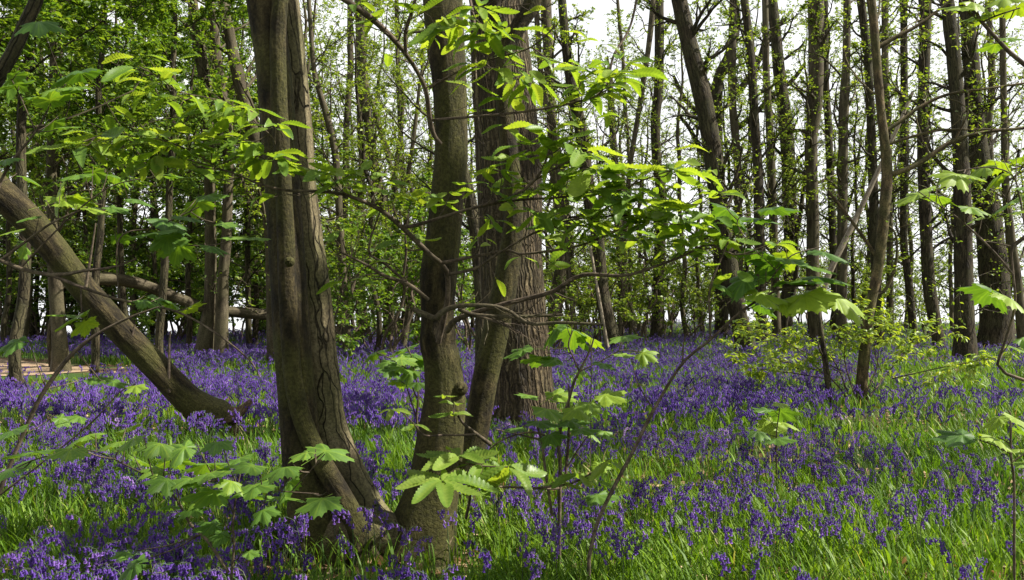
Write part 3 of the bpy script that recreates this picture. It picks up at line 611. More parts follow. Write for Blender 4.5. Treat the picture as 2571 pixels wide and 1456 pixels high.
for k, (P, r) in enumerate(allp):
    b = MB(); tubes(b, P, np.maximum(r, .0025), 9, lump=.14, tint=.5)
    S, s_ = kids(P[None], r[None], 10, .25, .98, .8, .1, 6, .18, .01, .35, .3, .0018, lens=.28); tubes(b, S, s_, 4)
    lf = MB()
    def leafring(c, n, sz, axis):
        az0 = R.random() * 6.28; az = az0 + np.arange(n) * 2 * math.pi / n + R.normal(0, .3, n)
        d = np.stack([np.cos(az), np.sin(az), R.normal(-.10, .20, n)], -1) + axis * .3
        nm = nrm(np.array([.1, -.12, 1.]) + R.normal(0, .30, (n, 3)))
        ss = sz * R.uniform(.68, 1.1, n); tt = np.clip(R.normal(.5, .28, n), 0, 1); wh = R.integers(0, 4, n)
        for i in range(4):
            q = wh == i; place(lf, LC[i], c + nrm(d[q]) * .02, d[q], nm[q], ss[q], tt[q])
    for c, n, sz in hang[k]:
        dd = np.linalg.norm(P - c, axis=1); j = int(dd.argmin()); a = P[max(0, j - 3)] if dd[j] < .5 else P[j]
        ax = nrm(c - a)
        if np.linalg.norm(c - a) > .02:
            tw = cat(np.array([a, (a + c) / 2 + [0, 0, -.02], c]), 8); tubes(b, tw, np.linspace(.0035, .0022, 8), 5)
            m2 = (a * .45 + c * .55)
            if R.random() < .5: leafring(m2, 2, sz * .8, ax)
        leafring(c, n, sz, ax)
        if n > 3 and R.random() < .85: leafring(c * .65 + a * .35 + R.normal(0, .04, 3) * [1, 1, .5], 2, sz * .9, ax)
    for t in range(len(S)):
        if k not in (7, 8, 9, 16) and R.random() < .35: leafring(S[t, -1], R.integers(1, 3), .16, nrm(S[t, -1] - S[t, -2]))
    bo = b.build('branch', [B_grey if k in (7, 8) else B_twig], CH, org=CHO)
    if k in (7, 8): bo['label'] = 'thicker leafless branch'
    if lf.n: lf.build('foliage', [M_chest], bo, org=CHO)

# low shoots with big rosettes at the foot of the chestnut
def sprig(stems, ros, name=None, wood_m=B_twig, leafm=M_chest):
    b = MB(); lf = MB()
    for pts in stems:
        P, r = trace(pts, 4, 30); tubes(b, P, np.maximum(r, .002), 8, lump=.1)
    for px, py, D, n, sz, az0, dr in ros:
        c = at(px, py, D); az = math.radians(az0) + np.arange(n) * 2 * math.pi / n + R.normal(0, .13, n)
        d = np.stack([np.cos(az), np.sin(az) * .9, np.full(n, dr) + R.normal(0, .10, n)], -1); nm = nrm(np.array([.25, -.35, 1]) + R.normal(0, .16, (n, 3)))
        for i in range(n): place(lf, LC[int(R.integers(0, 3))], [c], [d[i]], [nm[i]], [sz * R.uniform(.8, 1.1)], [R.uniform(.3, .9)])
    bo = b.build('branch', [wood_m], CH, org=CHO); lf.build('foliage', [leafm], bo, org=CHO)
sprig([[(1170,1300,9,5.2),(1180,1240,8,4.9),(1165,1195,7,4.6),(1150,1155,6,4.4)], [(1180,1240,7,4.9),(1140,1225,6,4.5),(1109,1210,5,4.2)], [(1150,1160,5,4.4),(1214,1170,4,4.4),(1275,1172,4,4.4)]],
      [(1150,1150,4.4,9,.23,20,.16),(1109,1209,4.2,9,.25,0,-.02),(1275,1172,4.4,4,.24,-60,-.3),(1205,1170,4.4,3,.17,20,-.1)])
sprig([[(1403,1225,6,5.0),(1383,1227,6,4.9),(1300,1223,6,4.7),(1214,1221,5,4.5)], [(1340,1226,6,4.8),(1430,1214,5,4.8),(1480,1190,4,4.8),(1525,1156,4,4.8)]],
      [(1214,1215,4.5,3,.14,30,-.2),(1450,1190,4.8,5,.15,0,-.25),(1530,1158,4.8,3,.15,-30,-.3),(1410,1212,4.8,2,.15,160,-.2),(1490,1205,4.8,2,.16,-20,-.2)])
sprig([[(1230,1115,11,5.6),(1190,1085,9,5.3),(1165,1065,8,5.2),(1150,1045,6,5.1)], [(1195,1090,5,5.2),(1160,1092,5,5.15),(1113,1092,5,5.1),(1065,1092,4,5.0),(1040,1065,3,4.95),(1005,1031,3,4.9)], [(1143,1065,3,5.1),(1138,1030,3,5.1),(1140,1010,2,5.1)]],
      [(1138,1040,5.1,4,.13,10,.05),(1140,1015,5.1,3,.10,80,.2),(985,1030,4.9,4,.11,170,-.1),(1040,1068,4.95,3,.11,-20,-.1),(1113,995,5.1,3,.09,100,.1)])

# ------------------------------------------------------------------ leaning bole, logs, dead poles
def log(name, label, pts, D, bark, D2=None, sides=40, lump=.06, n=90, extra=None):
    P, r = trace(pts, D, n, D2); root = thing(name, label, 'log', P[0] * [1, 1, 0]); org = np.array(root.location)
    mb = MB(); tubes(mb, P, r, sides, lump=lump, cap=True); mb.build('trunk', [bark], root, org=org)
    return root, org, P, r
root, org, P, r = log('fallen_tree', 'thick mossy bole leaning up to the left from its torn root, across the bluebells',
    [(566,1064,81),(542,1050,100),(512,1032,88),(472,1001,73),(424,956,68),(365,893,66),(305,832,65),(246,768,65),(192,702,66),(142,634,68),(86,566,72),(22,504,75),(-60,430,82),(-200,300,82),(-360,160,81)], 10.6, B_chest, 9.6, 64, .085, 160)
root['category'] = 'fallen tree'
for k in range(10):
    c = at(548 + R.uniform(-30, 28), 1062 + R.uniform(-34, 26), 10.5); a = R.uniform(-.6, .5); d = np.array([math.cos(a), R.normal(0, .4), math.sin(a) - .1]) * .28
    mb = MB(); tubes(mb, cat(np.array([c - d * .6, c, c + d * .45 + R.normal(0, .03, 3), c + d * .75 + R.normal(0, .05, 3)]), 14), np.linspace(.11, .03, 14), 12, lump=.35, cap=True); mb.build('root', [bark_mat('torn_root', (.03, .02, .012), (.08, .05, .03), (.16, .105, .06), 22, 9, 1, .03)], root, org=org)
for pts in ([(425,985,9,10.2),(424,920,8,10.2),(425,860,6,10.2),(428,830,4,10.2)], [(215,720,9,9.8),(228,640,6,9.8),(240,560,4,9.8)], [(330,850,6,10.1),(338,815,4,10.1)]):
    P2, r2 = trace(pts, 10, 14); mb = MB(); tubes(mb, P2, r2, 7, lump=.1); mb.build('shoot', [B_twig], root, org=org)
log('fallen_log', 'long arched log lying high behind the leaning bole and the twin stems', [(700,792,28),(620,786,27),(560,780,27),(500,768,26),(440,745,26),(380,722,27),(320,706,30),(260,700,33),(200,702,36),(140,708,38)], 23.6, B_grey, 20)
log('fallen_log', 'short stub of a log poking out of the bluebells right of the cracked stem', [(896,884,34),(870,858,31),(845,838,28),(820,824,26)], 28.5, B_grey)
def pole(label, pts, D, D2=None):
    P, r = trace(pts, D, 30, D2); o = tubes(MB(), P, r, 10, lump=.12, cap=True).build('dead_pole', [B_pale], None, org=P[0]); tag(o, label, 'dead branch')
pole('thin pale dead stick leaning in the bluebells right of the oak', [(1527,886,11),(1505,760,9),(1481,619,7)], 27)
pole('long pale dead pole leaning right among the upright trunks', [(2050,790,12),(2081,687,14),(2130,585,14),(2179,483,12),(2235,360,10),(2290,232,8)], 26)

# ------------------------------------------------------------------ saplings with sycamore leaves
def sapling(label, stems, leaves, D, name='sycamore_sapling', dark=None, group=None, bias=0.5, catg='sapling', root_at=None):
    """stems: photo points (px,py,w[,D]); leaves: (px,py,size px,tint[,D])"""
    P0, _ = trace(stems[0], D, 30); base = P0[0] * [1, 1, 0] + [0, 0, float(gz(P0[0, 0], P0[0, 1]))]
    root = thing(name, label, catg, base, group); org = np.array(base); paths = []
    b = MB()
    for i, pts in enumerate(stems):
        P, r = trace(pts, D, 30)
        if i == 0 and P[0, 2] > base[2]: P = np.concatenate([[base - [0, 0, .05]], [(base + P[0]) / 2], P]); r = np.concatenate([r[:1], r[:1], r])
        tubes(b, P, np.maximum(r, .0018), 8, lump=.12); paths.append(P)
    allP = np.concatenate(paths); lf = MB()
    for q in leaves:
        Y = q[4] if len(q) > 4 else D + R.normal(0, .10) * (1 if D < 7 else 2)
        c = at(q[0], q[1], Y); sz = q[2] * Y / F * (1.12 if D < 4 else 1.25)
        j = np.argsort(np.linalg.norm(allP - c, axis=1))[0]; a = allP[max(0, j - 2)]
        hor = (c - a) * [1, 1, 0]; d = nrm(nrm(hor) * .9 + R.normal(0, .35, 3) * [1, 1, 0] + [0, -.25, R.normal(-.18, .12)])
        nm = nrm(np.array([R.normal(0, .25), -.30 + R.normal(0, .22), 1]))
        st = c - d * sz * .28
        tubes(b, cat(np.array([a, (a + st) / 2 + [0, 0, -.01], st]), 7), np.linspace(.003, .0015, 7), 5)
        place(lf, LS[int(R.integers(0, 3))], [c], [d], [nm], [sz], [q[3]])
    b.build('stem', [B_twig], root, org=org); lf.build('foliage', [M_syc], root, org=org)
    return root

sapling('spreading sycamore sapling with broad shaded leaves, nearest at the lower left', [[(581,1560,9),(581,1450,8),(588,1362,7),(584,1318,7),(594,1234,5),(600,1200,4)], [(574,1437,8),(520,1356,8),(480,1319,7),(452,1268,6),(439,1248,6),(388,1207,5),(321,1170,4),(220,1130,3),(100,1150,3),(40,1175,3)], [(594,1234,4),(660,1230,3),(730,1235,3),(800,1240,3)], [(590,1300,4),(560,1230,3),(540,1200,3)], [(730,1235,3),(780,1180,3),(815,1140,2)]],
 [(91,1133,140,.35),(27,1177,150,.15),(179,1126,110,.6),(220,1092,105,.6),(321,1074,85,.65),(297,1109,90,.6),(338,1099,90,.55),(402,1113,100,.55),(463,1123,100,.45),(547,1108,95,.25),(436,1153,110,.45),(523,1163,120,.45),(355,1156,90,.55),(527,1186,130,.5),(631,1167,105,.45),(716,1172,115,.4),(398,1177,80,.6),(537,1231,140,.55),(638,1217,120,.4),(696,1246,145,.5),(810,1251,125,.45),(726,1207,100,.4),(817,1131,130,.45),(770,1135,80,.6),(419,1204,95,.3),(580,1207,80,.7),(321,1386,70,.3),(486,1275,90,.25),(537,1315,85,.2),(560,1345,60,.2),(625,1386,60,.4),(338,1416,100,.1),(660,1280,80,.3),(430,1270,70,.25),(600,1150,90,.4),(480,1200,100,.45)], 3.2)
sapling('sycamore sapling with a long bare stem slanting right up to its broad leaves', [[(1478,1400,10),(1500,1310,10),(1545,1215,10),(1590,1130,9),(1640,1030,9),(1713,912,8),(1780,855,7),(1865,778,6),(1963,724,6),(2051,716,4)], [(1783,852,6),(1781,788,6),(1783,720,5),(1811,646,4),(1830,600,3)], [(1713,912,5),(1715,870,4),(1720,840,3)], [(1900,750,5),(1950,680,4),(1990,640,3),(2060,620,3)], [(1950,680,3),(1890,620,3),(1850,560,3),(1880,530,2)], [(1640,1030,4),(1600,960,3),(1585,900,2)]],
 [(1830,525,115,.15),(1889,547,115,.1),(1936,521,105,.15),(1828,602,75,.95),(1902,628,95,.2),(1976,640,80,.9),(1982,650,85,.15),(2064,632,110,.1),(2037,668,95,.45),(1902,695,125,.1),(1980,706,120,.1),(2050,694,120,.12),(1814,719,85,.4),(1902,736,115,.9),(2020,738,135,1),(2095,742,140,1),(1909,764,90,.1),(1870,700,100,.15),(1940,655,90,.12),(1965,760,80,.95)], 4.6)
sapling('dark-stemmed sapling with tangled twigs and drooping leaves in front of the oak foot', [[(1403,1500,11),(1403,1437,11),(1404,1300,10),(1406,1167,10),(1402,1110,9),(1413,1048,8),(1430,998,7),(1440,960,7),(1454,933,6),(1481,879,5),(1490,850,4)], [(1418,1210,8),(1427,1099,7),(1428,1000,5),(1427,964,4)], [(1454,933,5),(1440,900,4),(1427,866,4),(1437,830,3)], [(1386,1295,8),(1370,1190,7),(1360,1110,6),(1352,1082,5),(1330,1000,4)], [(1454,933,4),(1510,905,3),(1560,880,3),(1612,884,2)], [(1404,1110,6),(1340,1085,5),(1270,1100,4),(1230,1125,4)], [(1404,1120,6),(1360,1105,5),(1300,1090,4),(1245,1078,4)], [(1410,1060,4),(1460,1030,3),(1510,1000,3)], [(1420,1180,5),(1450,1130,4),(1480,1090,3),(1500,1080,3)]],
 [(1437,827,110,.4),(1396,824,90,.3),(1487,850,70,.8),(1565,843,85,.55),(1558,888,55,.7),(1612,886,60,.75),(1514,912,60,.2),(1312,878,80,.35),(1356,896,80,.35),(1390,905,70,.3),(1325,991,60,.5),(1396,991,85,.75),(1373,1026,95,.6),(1450,1022,100,.85),(1420,1040,80,.4),(1480,1010,70,.7),(1518,990,85,.9),(1352,1057,85,.2),(1430,1055,80,.3),(1457,1077,75,.3),(1475,1085,60,.6),(1400,1070,75,.2),(1518,1083,55,.5),(1501,1168,50,.8),(1498,1243,85,.3),(1380,1090,70,.25),(1470,1050,60,.4),(1290,1075,60,.3)], 5.0)
sapling('small sapling with three bent thin stems beside the left of the middle stem', [[(1052,1130,6),(1046,1050,6),(1050,990,5),(1042,940,4),(1030,890,4),(1020,870,3)], [(1046,1050,4),(1025,985,4),(1012,930,3)], [(1046,1000,4),(1030,960,3),(1022,940,3)], [(1042,940,3),(980,900,3),(945,885,2)]],
 [(1018,874,80,.3),(1036,888,75,.25),(1005,898,70,.6),(1050,905,70,.2),(1011,923,75,.55),(985,928,60,.2),(942,884,60,.4),(1035,930,65,.5),(1005,955,60,.6),(1048,960,50,.3),(975,908,55,.35)], 6.0)
sapling('little seedling of stacked pale leaves alone in the sunny grass', [[(1949,1180,4),(1948,1100,4),(1952,1060,3),(1958,1020,3)]], [(1960,1012,45,.95),(1958,1032,80,.2),(1932,1060,70,.95),(1964,1060,65,.9),(1902,1083,55,.3),(1949,1100,80,.25),(1925,1030,60,.2)], 7.0, name='sycamore_seedling', catg='seedling')
sapling('sapling with one large grey-backed leaf turned over, in the grass at the right edge', [[(2545,1400,7),(2545,1217,6),(2537,1140,6),(2537,1048,5),(2530,1030,4)], [(2537,1140,4),(2500,1120,3),(2460,1105,3)], [(2537,1115,4),(2520,1105,3),(2505,1098,3)], [(2540,1160,4),(2570,1140,3)]],
 [(2415,1092,110,.0),(2496,1098,85,.95),(2507,1049,70,.85),(2550,1050,75,.95),(2562,1128,85,.85),(2566,1160,60,.6),(2590,1090,90,.5)], 4.3)
sapling('leggy sapling with a snaking stem and hanging yellow-green leaves at the right edge', [[(2660,1300,10),(2640,1000,9),(2590,962,9),(2523,937,8),(2503,912,8),(2517,872,7),(2547,771,7),(2543,690,6),(2540,619,6),(2575,590,5),(2640,540,5)], [(2543,690,7),(2510,650,7),(2469,606,6),(2430,570,5),(2388,535,4),(2340,505,3),(2304,480,3)], [(2540,619,5),(2500,610,4),(2469,606,4)], [(2575,590,5),(2560,500,4),(2540,440,4),(2480,420,3),(2402,430,3)], [(2547,771,4),(2530,745,3)]],
 [(2402,437,95,.95),(2430,440,70,.9),(2473,417,80,.8),(2513,438,75,.8),(2510,406,70,.9),(2564,394,70,.7),(2304,487,80,.9),(2325,474,75,.8),(2355,492,80,.6),(2436,520,75,.6),(2540,505,85,.5),(2560,530,70,.8),(2490,727,120,.2),(2530,746,95,.95),(2540,870,60,.5),(2566,850,70,.4),(2568,470,60,.4),(2290,495,70,1),(2450,550,50,.8)], 4.4)
sapling('overhanging sycamore branch with bright translucent leaves in the top right corner', [[(2760,1500,16),(2740,700,16),(2690,300,14),(2620,200,13),(2570,162,12),(2530,128,11),(2500,95,10),(2463,57,9),(2439,0,8),(2420,-60,7)], [(2463,57,5),(2500,40,4),(2560,20,3)], [(2500,95,4),(2496,110,3)], [(2463,57,4),(2430,30,3)], [(2439,0,5),(2500,-30,4),(2540,-10,3)]],
 [(2415,16,90,.95),(2440,5,85,.9),(2493,28,100,.98),(2557,14,80,.95),(2500,110,75,.55),(2530,95,50,.5),(2460,40,70,.9),(2520,-5,90,.9)], 4.2)
sapling('shaded sycamore with dark leaves and pale twigs in front of the leaning bole', [[(-260,1500,16),(-180,900,15),(-60,680,14),(0,653,12),(50,674,11),(135,691,10),(220,678,8),(287,671,6),(340,650,4)], [(135,693,9),(203,720,8),(297,751,7),(439,781,6),(540,835,5),(625,903,4),(652,947,3)], [(50,674,6),(160,560,5),(230,500,4),(300,460,3),(420,440,3)], [(0,655,8),(60,610,7),(130,560,6),(220,520,4)], [(297,751,4),(300,600,4),(390,570,3),(500,520,3)], [(439,781,3),(472,775,3)], [(203,720,4),(205,790,3)], [(-60,680,12),(-20,520,10),(20,420,8),(90,330,6),(140,240,4),(190,190,3)], [(390,570,3),(450,610,3),(530,616,3),(600,595,3)], [(90,330,4),(40,220,3),(20,190,3)]],
 [(203,181,120,.05,3.6),(98,54,110,.05,3.6),(142,222,95,.6),(125,252,90,.5),(90,245,80,.4),(34,192,90,.3),(45,212,80,.3),(186,218,75,.5),(64,444,60,.5),(199,438,80,.45),(236,431,60,.4),(290,441,70,.45),(419,438,70,.4),(145,485,100,.8),(14,400,70,.25),(135,306,75,.4),(162,319,60,.5),(159,500,125,.9),(190,492,80,.8),(220,520,80,.9),(405,550,115,.08),(388,583,125,.35),(420,592,90,.3),(449,613,90,.35),(496,505,90,.55),(530,618,75,.2),(588,594,75,.6),(635,596,65,.55),(189,797,90,.65),(213,809,70,.85),(170,790,70,.6),(473,771,80,.95),(425,756,70,.4),(358,752,75,.3),(390,745,60,.3),(34,580,60,.8),(80,545,60,.4),(520,490,80,.4),(340,500,70,.3),(280,520,70,.3),(560,560,70,.4),(60,620,60,.5),(300,590,60,.3),(470,545,80,.3)], 4.6, name='sycamore_tree', catg='tree')
sapling('thin brown stem slanting from the lower left corner with a few low leaves', [[(-40,1330,14),(20,1180,13),(60,1085,12),(100,1000,12),(150,925,11),(190,880,10),(250,835,8),(330,795,6),(400,770,4)], [(190,880,4),(240,940,3)], [(-10,1250,6),(120,1150,4),(230,1060,4),(300,985,3),(340,965,3)]],
 [(236,948,70,.3),(284,958,60,.3),(341,968,55,.8),(44,856,75,.15),(14,868,70,.1),(200,1046,50,.4),(150,1050,50,.4),(30,1080,90,.2)], 4.2)
tree('dark bare stem leaning across the top left corner', [(-330,1350,60),(-260,1000,50),(-170,600,44),(-60,300,40),(0,185,37),(32,132,35),(64,60,33),(93,-5,31),(130,-120,28)], D=6.0, bark=B_dark, name='young_tree', n1=6, h0=3.6, lens=1.5, top=7, low=0, leaf=.09, lmat=M_dark)

# low small-leaved shrub round the foot of the young tree
root = thing('hornbeam_shrub', 'wide low shrub of small yellow-green leaves around the flaking young tree', 'shrub', at(2140, 1012, 13.2) * [1, 1, 0]); org = np.array(root.location)
b = MB(); lf = MB(); D = 13.3
M_horn = leaf_mat('hornbeam_leaf', [(0, (.13, .23, .03)), (.5, (.19, .29, .035)), (1, (.28, .36, .06))], .5, (1.6, 1.4, .45), .4, .35)
for pts in ([(2140,1016,9),(2100,955,7),(2060,930,6),(1950,905,4),(1880,890,3)], [(2135,1010,8),(2110,930,6),(2080,880,4),(2030,830,3)], [(2165,1016,8),(2240,950,6),(2310,890,5),(2400,845,4),(2450,830,3)], [(2150,1012,7),(2120,900,5),(2130,840,4),(2150,800,3)],
            [(2160,1014,7),(2210,930,5),(2230,870,4),(2290,830,3)], [(2060,930,4),(1990,870,4),(1930,840,3),(1880,830,2)], [(2110,930,5),(2040,880,4),(1960,850,3)], [(2240,950,5),(2330,900,4),(2380,880,3)], [(2100,955,5),(2000,940,4),(1900,930,3)], [(2210,930,4),(2180,870,3),(2200,820,3)]):
    P, r = trace(pts, D, 24); P = P + np.outer(np.linspace(0, 1, 24), [0, R.normal(0, .7), 0]); r = r * .6; tubes(b, P, np.maximum(r, .003), 7, lump=.1)
    a, ar = kids(P[None], r[None], 9, .3, 1, .9, .3, 6, .12, .0, .5, .85, .002, lens=.6); c2, cr = kids(a, ar, 4, .2, 1, .7, .5, 5, .12, 0, .6, .7, .002, lens=.25)
    tubes(b, a, ar, 4); tubes(b, c2, cr, 3)
    for t, k in ((a, 4), (c2, 5)):
        ps, tg = spots(t, k, .3); d, nm = leafdirs(tg, .7, -.1, .3); place(lf, LCs, ps, d, nm, .105 * R.uniform(.6, 1.2, len(ps)))
b.build('stem', [B_twig], root, org=org); lf.build('foliage', [M_horn], root, org=org)
mb = MB(); P, r = trace([(2088,1030,17),(2082,990,16),(2074,930,15),(2064,860,14),(2052,780,12),(2045,700,9)], 13.0, 30)
root = thing('young_tree', 'slim dark pole of a tree just left of the flaking young tree', 'tree', P[0] * [1, 1, 0]); org = np.array(root.location)
tubes(mb, P, r, 10, lump=.08); tw = kids(P[None], r[None], 9, .4, 1, .9, .3, 6, .15, .02, .4, .4, .003, lens=.6)
tubes(mb, tw[0], tw[1], 4); mb.build('trunk', [B_dark], root, org=org); lf = MB(); ps, tg = spots(tw[0], 6, .2); d, nm = leafdirs(tg); place(lf, LCs, ps, d, nm, .09 * R.uniform(.6, 1.2, len(ps))); lf.build('crown', [M_small], root, org=org)

# ------------------------------------------------------------------ repeated trees and shrubs of the background
def make_far(name, label, catg, group, hgt, rad, n1, h0, lens, per2, per3, leaf, lpt, lmat, bark, up=.06, ang=1.0, rmin=.008, stems=1, tpl=LR, thin=8.5, slim=False):
    root = thing(name, label, catg, (0, 0, 0), group); mb = MB(); lb = MB()
    for s in range(stems):
        n = 14; z = np.linspace(-.15, hgt, n); a = R.random() * 6.28; lean = ((.12 * R.random() if slim else 0) if stems == 1 else .35) * hgt
        P = np.stack([np.cos(a) * lean * (np.maximum(z, 0) / hgt) ** 1.2, np.sin(a) * lean * (np.maximum(z, 0) / hgt) ** 1.2, z], -1) + np.cumsum(R.normal(0, .11 if slim else .06, (n, 3)) * [1, 1, 0], 0)
        P = cat(P, 40); r = rad * np.interp(np.linspace(0, 1, 40), [0, .05, .6, 1], [1.35, 1, .7, .12])
        tubes(mb, P, r, 9, lump=.07); tw = wood(mb, P, r, n1, h0, lens, per2, per3, ang, up, 5, .16, rmin)
        for t in (tw[1:] if slim else tw):
            ps, tg = spots(t, lpt, .15); k_ = R.random(len(ps)) < np.where(ps[:, 2] > thin, .22, 1); ps, tg = ps[k_], tg[k_]; d, nm = leafdirs(tg, .8, -.2, .5); place(lb, tpl, ps, d, nm, leaf * R.uniform(.6, 1.25, len(ps)))
    mb.build('trunk', [bark], root); lb.build('crown', [lmat], root)
    return root
def scatter(protos, spotlist):
    """first use moves the original, the rest are copies"""
    used = set()
    for (k, x, y, sc, lab, grp) in spotlist:
        o = protos[k]; z = float(gz(np.array(x), np.array(y))); rz = float(R.random() * 6.28)
        if k not in used: used.add(k); o.location = (x, y, z); o.rotation_euler = (0, 0, rz); o.scale = (sc,) * 3; o['label'] = lab; o['group'] = grp
        else: copy_thing(o, (x, y, z), rz, sc, lab, grp)
def pxx(px, y): return (px - CX) / F * y

FG, FL = 'distant slim trees', 'slim leafless-looking tree in the thin crowd of trunks at the back of the wood'
far = [make_far('tree', FL, 'tree', FG, 13, .10, 26, 1.8, 3.2, 5, 5, .09, 8, M_small, b, rmin=.005, thin=99, slim=True) for b in (B_grey, B_dark, B_grey, B_dark)]
sp = []
for px in np.linspace(-60, 2640, 54):
    px = px + R.uniform(-22, 22); y = R.uniform(34, 60) if px > 650 else R.uniform(30, 44)
    sp.append((int(R.integers(0, 4)), pxx(px, y), y, R.uniform(.8, 1.25), FL, FG))
for px, y in [(712,27),(748,31),(800,25),(835,33),(930,24),(965,30),(1010,27),(1050,33),(1100,28),(1180,31),(690,35),(780,38),(890,40),(1030,41),(1420,38),(1600,40),(2150,40)]:
    sp.append((int(R.integers(0, 4)), pxx(px, y), y, R.uniform(.7, 1.0), FL, FG))
scatter(far, sp)
LG, LLB = 'leafy trees of the thicket', 'leafy tree in the dense green thicket on the left'
lft = [make_far('hornbeam_tree', LLB, 'tree', LG, 10.5, .085, 26, h_, 3.4, 7, 7, .10, 15, M_dark, B_dark, up=.0, ang=1.2, rmin=.005, thin=9.8) for h_ in (1.4, 1.4, 3.6)]
sp = []
for px, y in [(-160,13),(40,14.5),(240,17),(400,19.5),(640,27),(-60,19),(130,21),(320,23),(470,26),(-220,26),(10,28),(200,30),(400,31),(560,33),(700,36),(90,34),(290,36),(480,38),(-90,34),(640,31)]:
    sp.append((2 if y < 25 else int(R.integers(0, 3)), pxx(px, y), y, R.uniform(.85, 1.15), LLB, LG))
scatter(lft, sp)
SG1, SL1 = 'understorey bushes left of the oak', 'dark leafy bush under the trees between the thicket and the oak'
SG2, SL2 = 'understorey bushes right of the oak', 'bright leafy bush under the tall trunks right of the oak'
shr = [make_far('hazel_bush', SL1, 'bush', SG1, 2.9, .03, 9, .5, 1.1, 4, 4, .085, 4, M_dark, B_twig, up=.02, rmin=.004, stems=4, tpl=LR2) for _ in range(2)]
shr += [make_far('hazel_bush', SL2, 'bush', SG2, 2.9, .03, 9, .5, 1.1, 4, 4, .08, 4, M_small, B_twig, up=.02, rmin=.004, stems=4, tpl=LR2) for _ in range(2)]
sp = []
for px, y in [(820,20),(880,24),(930,28),(980,22),(1040,26),(860,33),(1000,34),(1100,30),(760,30),(700,34),(1180,24),(560,30),(450,33),(330,32),(210,33),(100,33),(0,31),(640,34)]:
    sp.append((int(R.integers(0, 2)), pxx(px, y), y, R.uniform(.9, 1.5), SL1, SG1))
for px, y in [(1400,26),(1450,32),(1500,29),(1560,34),(1610,30),(1680,36),(1740,33),(1760,42),(1830,44),(1930,46),(2140,44),(2200,40),(2240,33),(2320,36),(2400,44),(2560,38),(1480,44),(1630,48)]:
    sp.append((2 + int(R.integers(0, 2)), pxx(px, y), y, R.uniform(.8, 1.35), SL2, SG2))
for px in np.arange(-120, 2260, 62):
    px = px + R.uniform(-22, 22); y = float(np.interp(px, [-400, 300, 700, 1100, 1500, 2600], [36, 37, 42, 52, 62, 62])) - R.uniform(-1, 4); q = px < 1250
    sp.append((int(R.integers(0, 2)) + (0 if q else 2), pxx(px, y), y, R.uniform(1.1, 1.7), SL1 if q else SL2, SG1 if q else SG2))
for px in np.arange(-120, 2290, 75):
    px = px + R.uniform(-22, 22); y = float(np.interp(px, [-400, 300, 700, 1100, 1500, 2600], [36, 37, 42, 52, 62, 62])) + R.uniform(2, 6)
    sp.append((int(R.integers(0, 2)) + (0 if px < 1250 else 2), pxx(px, y), y, R.uniform(1.5, 2.1), SL1 if px < 1250 else SL2, SG1 if px < 1250 else SG2))
scatter(shr, sp)
# unseen trees added around the view to block skylight and dapple the sun
SHG, SHL = 'unseen trees added for shade', 'unseen tall tree added to shade the clearing'
sh = [make_far('shade_tree', SHL, 'tree', SHG, 14, .18, 22, 5.0, 3.4, 5, 4, .13, 9, M_dark, B_dark, rmin=.01, tpl=LR2)]
scatter(sh, [(0, x, y, s, SHL, SHG) for x, y, s in [(-8, 3, 1.0), (-5, -4, 1.0), (1, -5, 1.05), (5.5, -7, 1.0), (-11, -3, 1), (-3, -11, 1.1), (9, -5, 1), (-13, 6, 1), (11, -1, 1)]])
for tx, ty, th, h0 in ((5.4, 1.7, 11, 5.2), (7.8, 6.4, 12, 5.6), (8.6, 1.0, 12, 5.4), (9.2, 10.5, 13, 6.8), (12, 0.6, 14, 6), (13, 14.5, 14, 8), (12.5, 8.5, 14, 7)):  # added out of view, crowns thinned to shape the sun patches
    root = thing('shade_tree', SHL, 'tree', (tx, ty, float(gz(np.array(tx), np.array(ty)))), SHG); org = np.array(root.location)
    P = cat(np.array([[tx, ty, -.15], [tx + .1, ty, th * .35], [tx - .1, ty + .15, th * .7], [tx + .1, ty, th]]), 40); r = .16 * np.interp(np.linspace(0, 1, 40), [0, .05, .6, 1], [1.4, 1, .7, .12])
    mb = MB(); tubes(mb, P, r, 12, lump=.07); tw = wood(mb, P, r, 14, h0, 3.3, 5, 4, 1.1, .02, rmin=.006, shade=True); mb.build('trunk', [B_dark], root, org=org)
    lb = MB()
    for t in tw:
        ps, tg = spots(t, 16, .1); k = shaded(ps); ps, tg = ps[k], tg[k]
        d, nm = leafdirs(tg, .9, -.15, .5); place(lb, LR2, ps, d, nm, .125 * R.uniform(.6, 1.25, len(ps)))
    lb.build('crown', [M_small], root, org=org)

# ------------------------------------------------------------------ ground cover
def frustum(n, d0, d1, pw=1.0, mx=1.12):
    u = R.random(n); y = d0 * (d1 / d0) ** (u ** pw)
    x = (R.random(n) - .5) * (2570 / F * y * mx + 3.2)
    return x, y
OBST = [(at(px, py, D)[:2], rr) for px, py, D, rr in ((800,1380,5.5,.17),(890,1350,5.45,.12),(960,1380,5.6,.12),(1050,1390,5.5,.2),(1160,1280,6.5,.11),(1312,1100,10.45,.40),(510,917,22.5,.2),(540,1070,10.6,.2))]
def clear(x, y, extra=0):
    k = (path_d(x, y) > 1.9 + extra) & ~((x / y * F + CX < 150) & (y > 14) & (y < 19) & (R.random(np.shape(x)) < .6)) & (edge(x, y) < 14)
    for c, rr in OBST: k &= np.hypot(x - c[0], y - c[1]) > rr
    return k
def stoolfree(x, y):
    c = at(930, 1390, 5.5); return (np.hypot((x - c[0]) * .8, y - c[1] + .25) > .62) | (R.random(np.shape(x)) < .22)
def nz2(x, y, s, seed): return vn(np.stack([x * s, y * s, 0 * x], -1), seed)
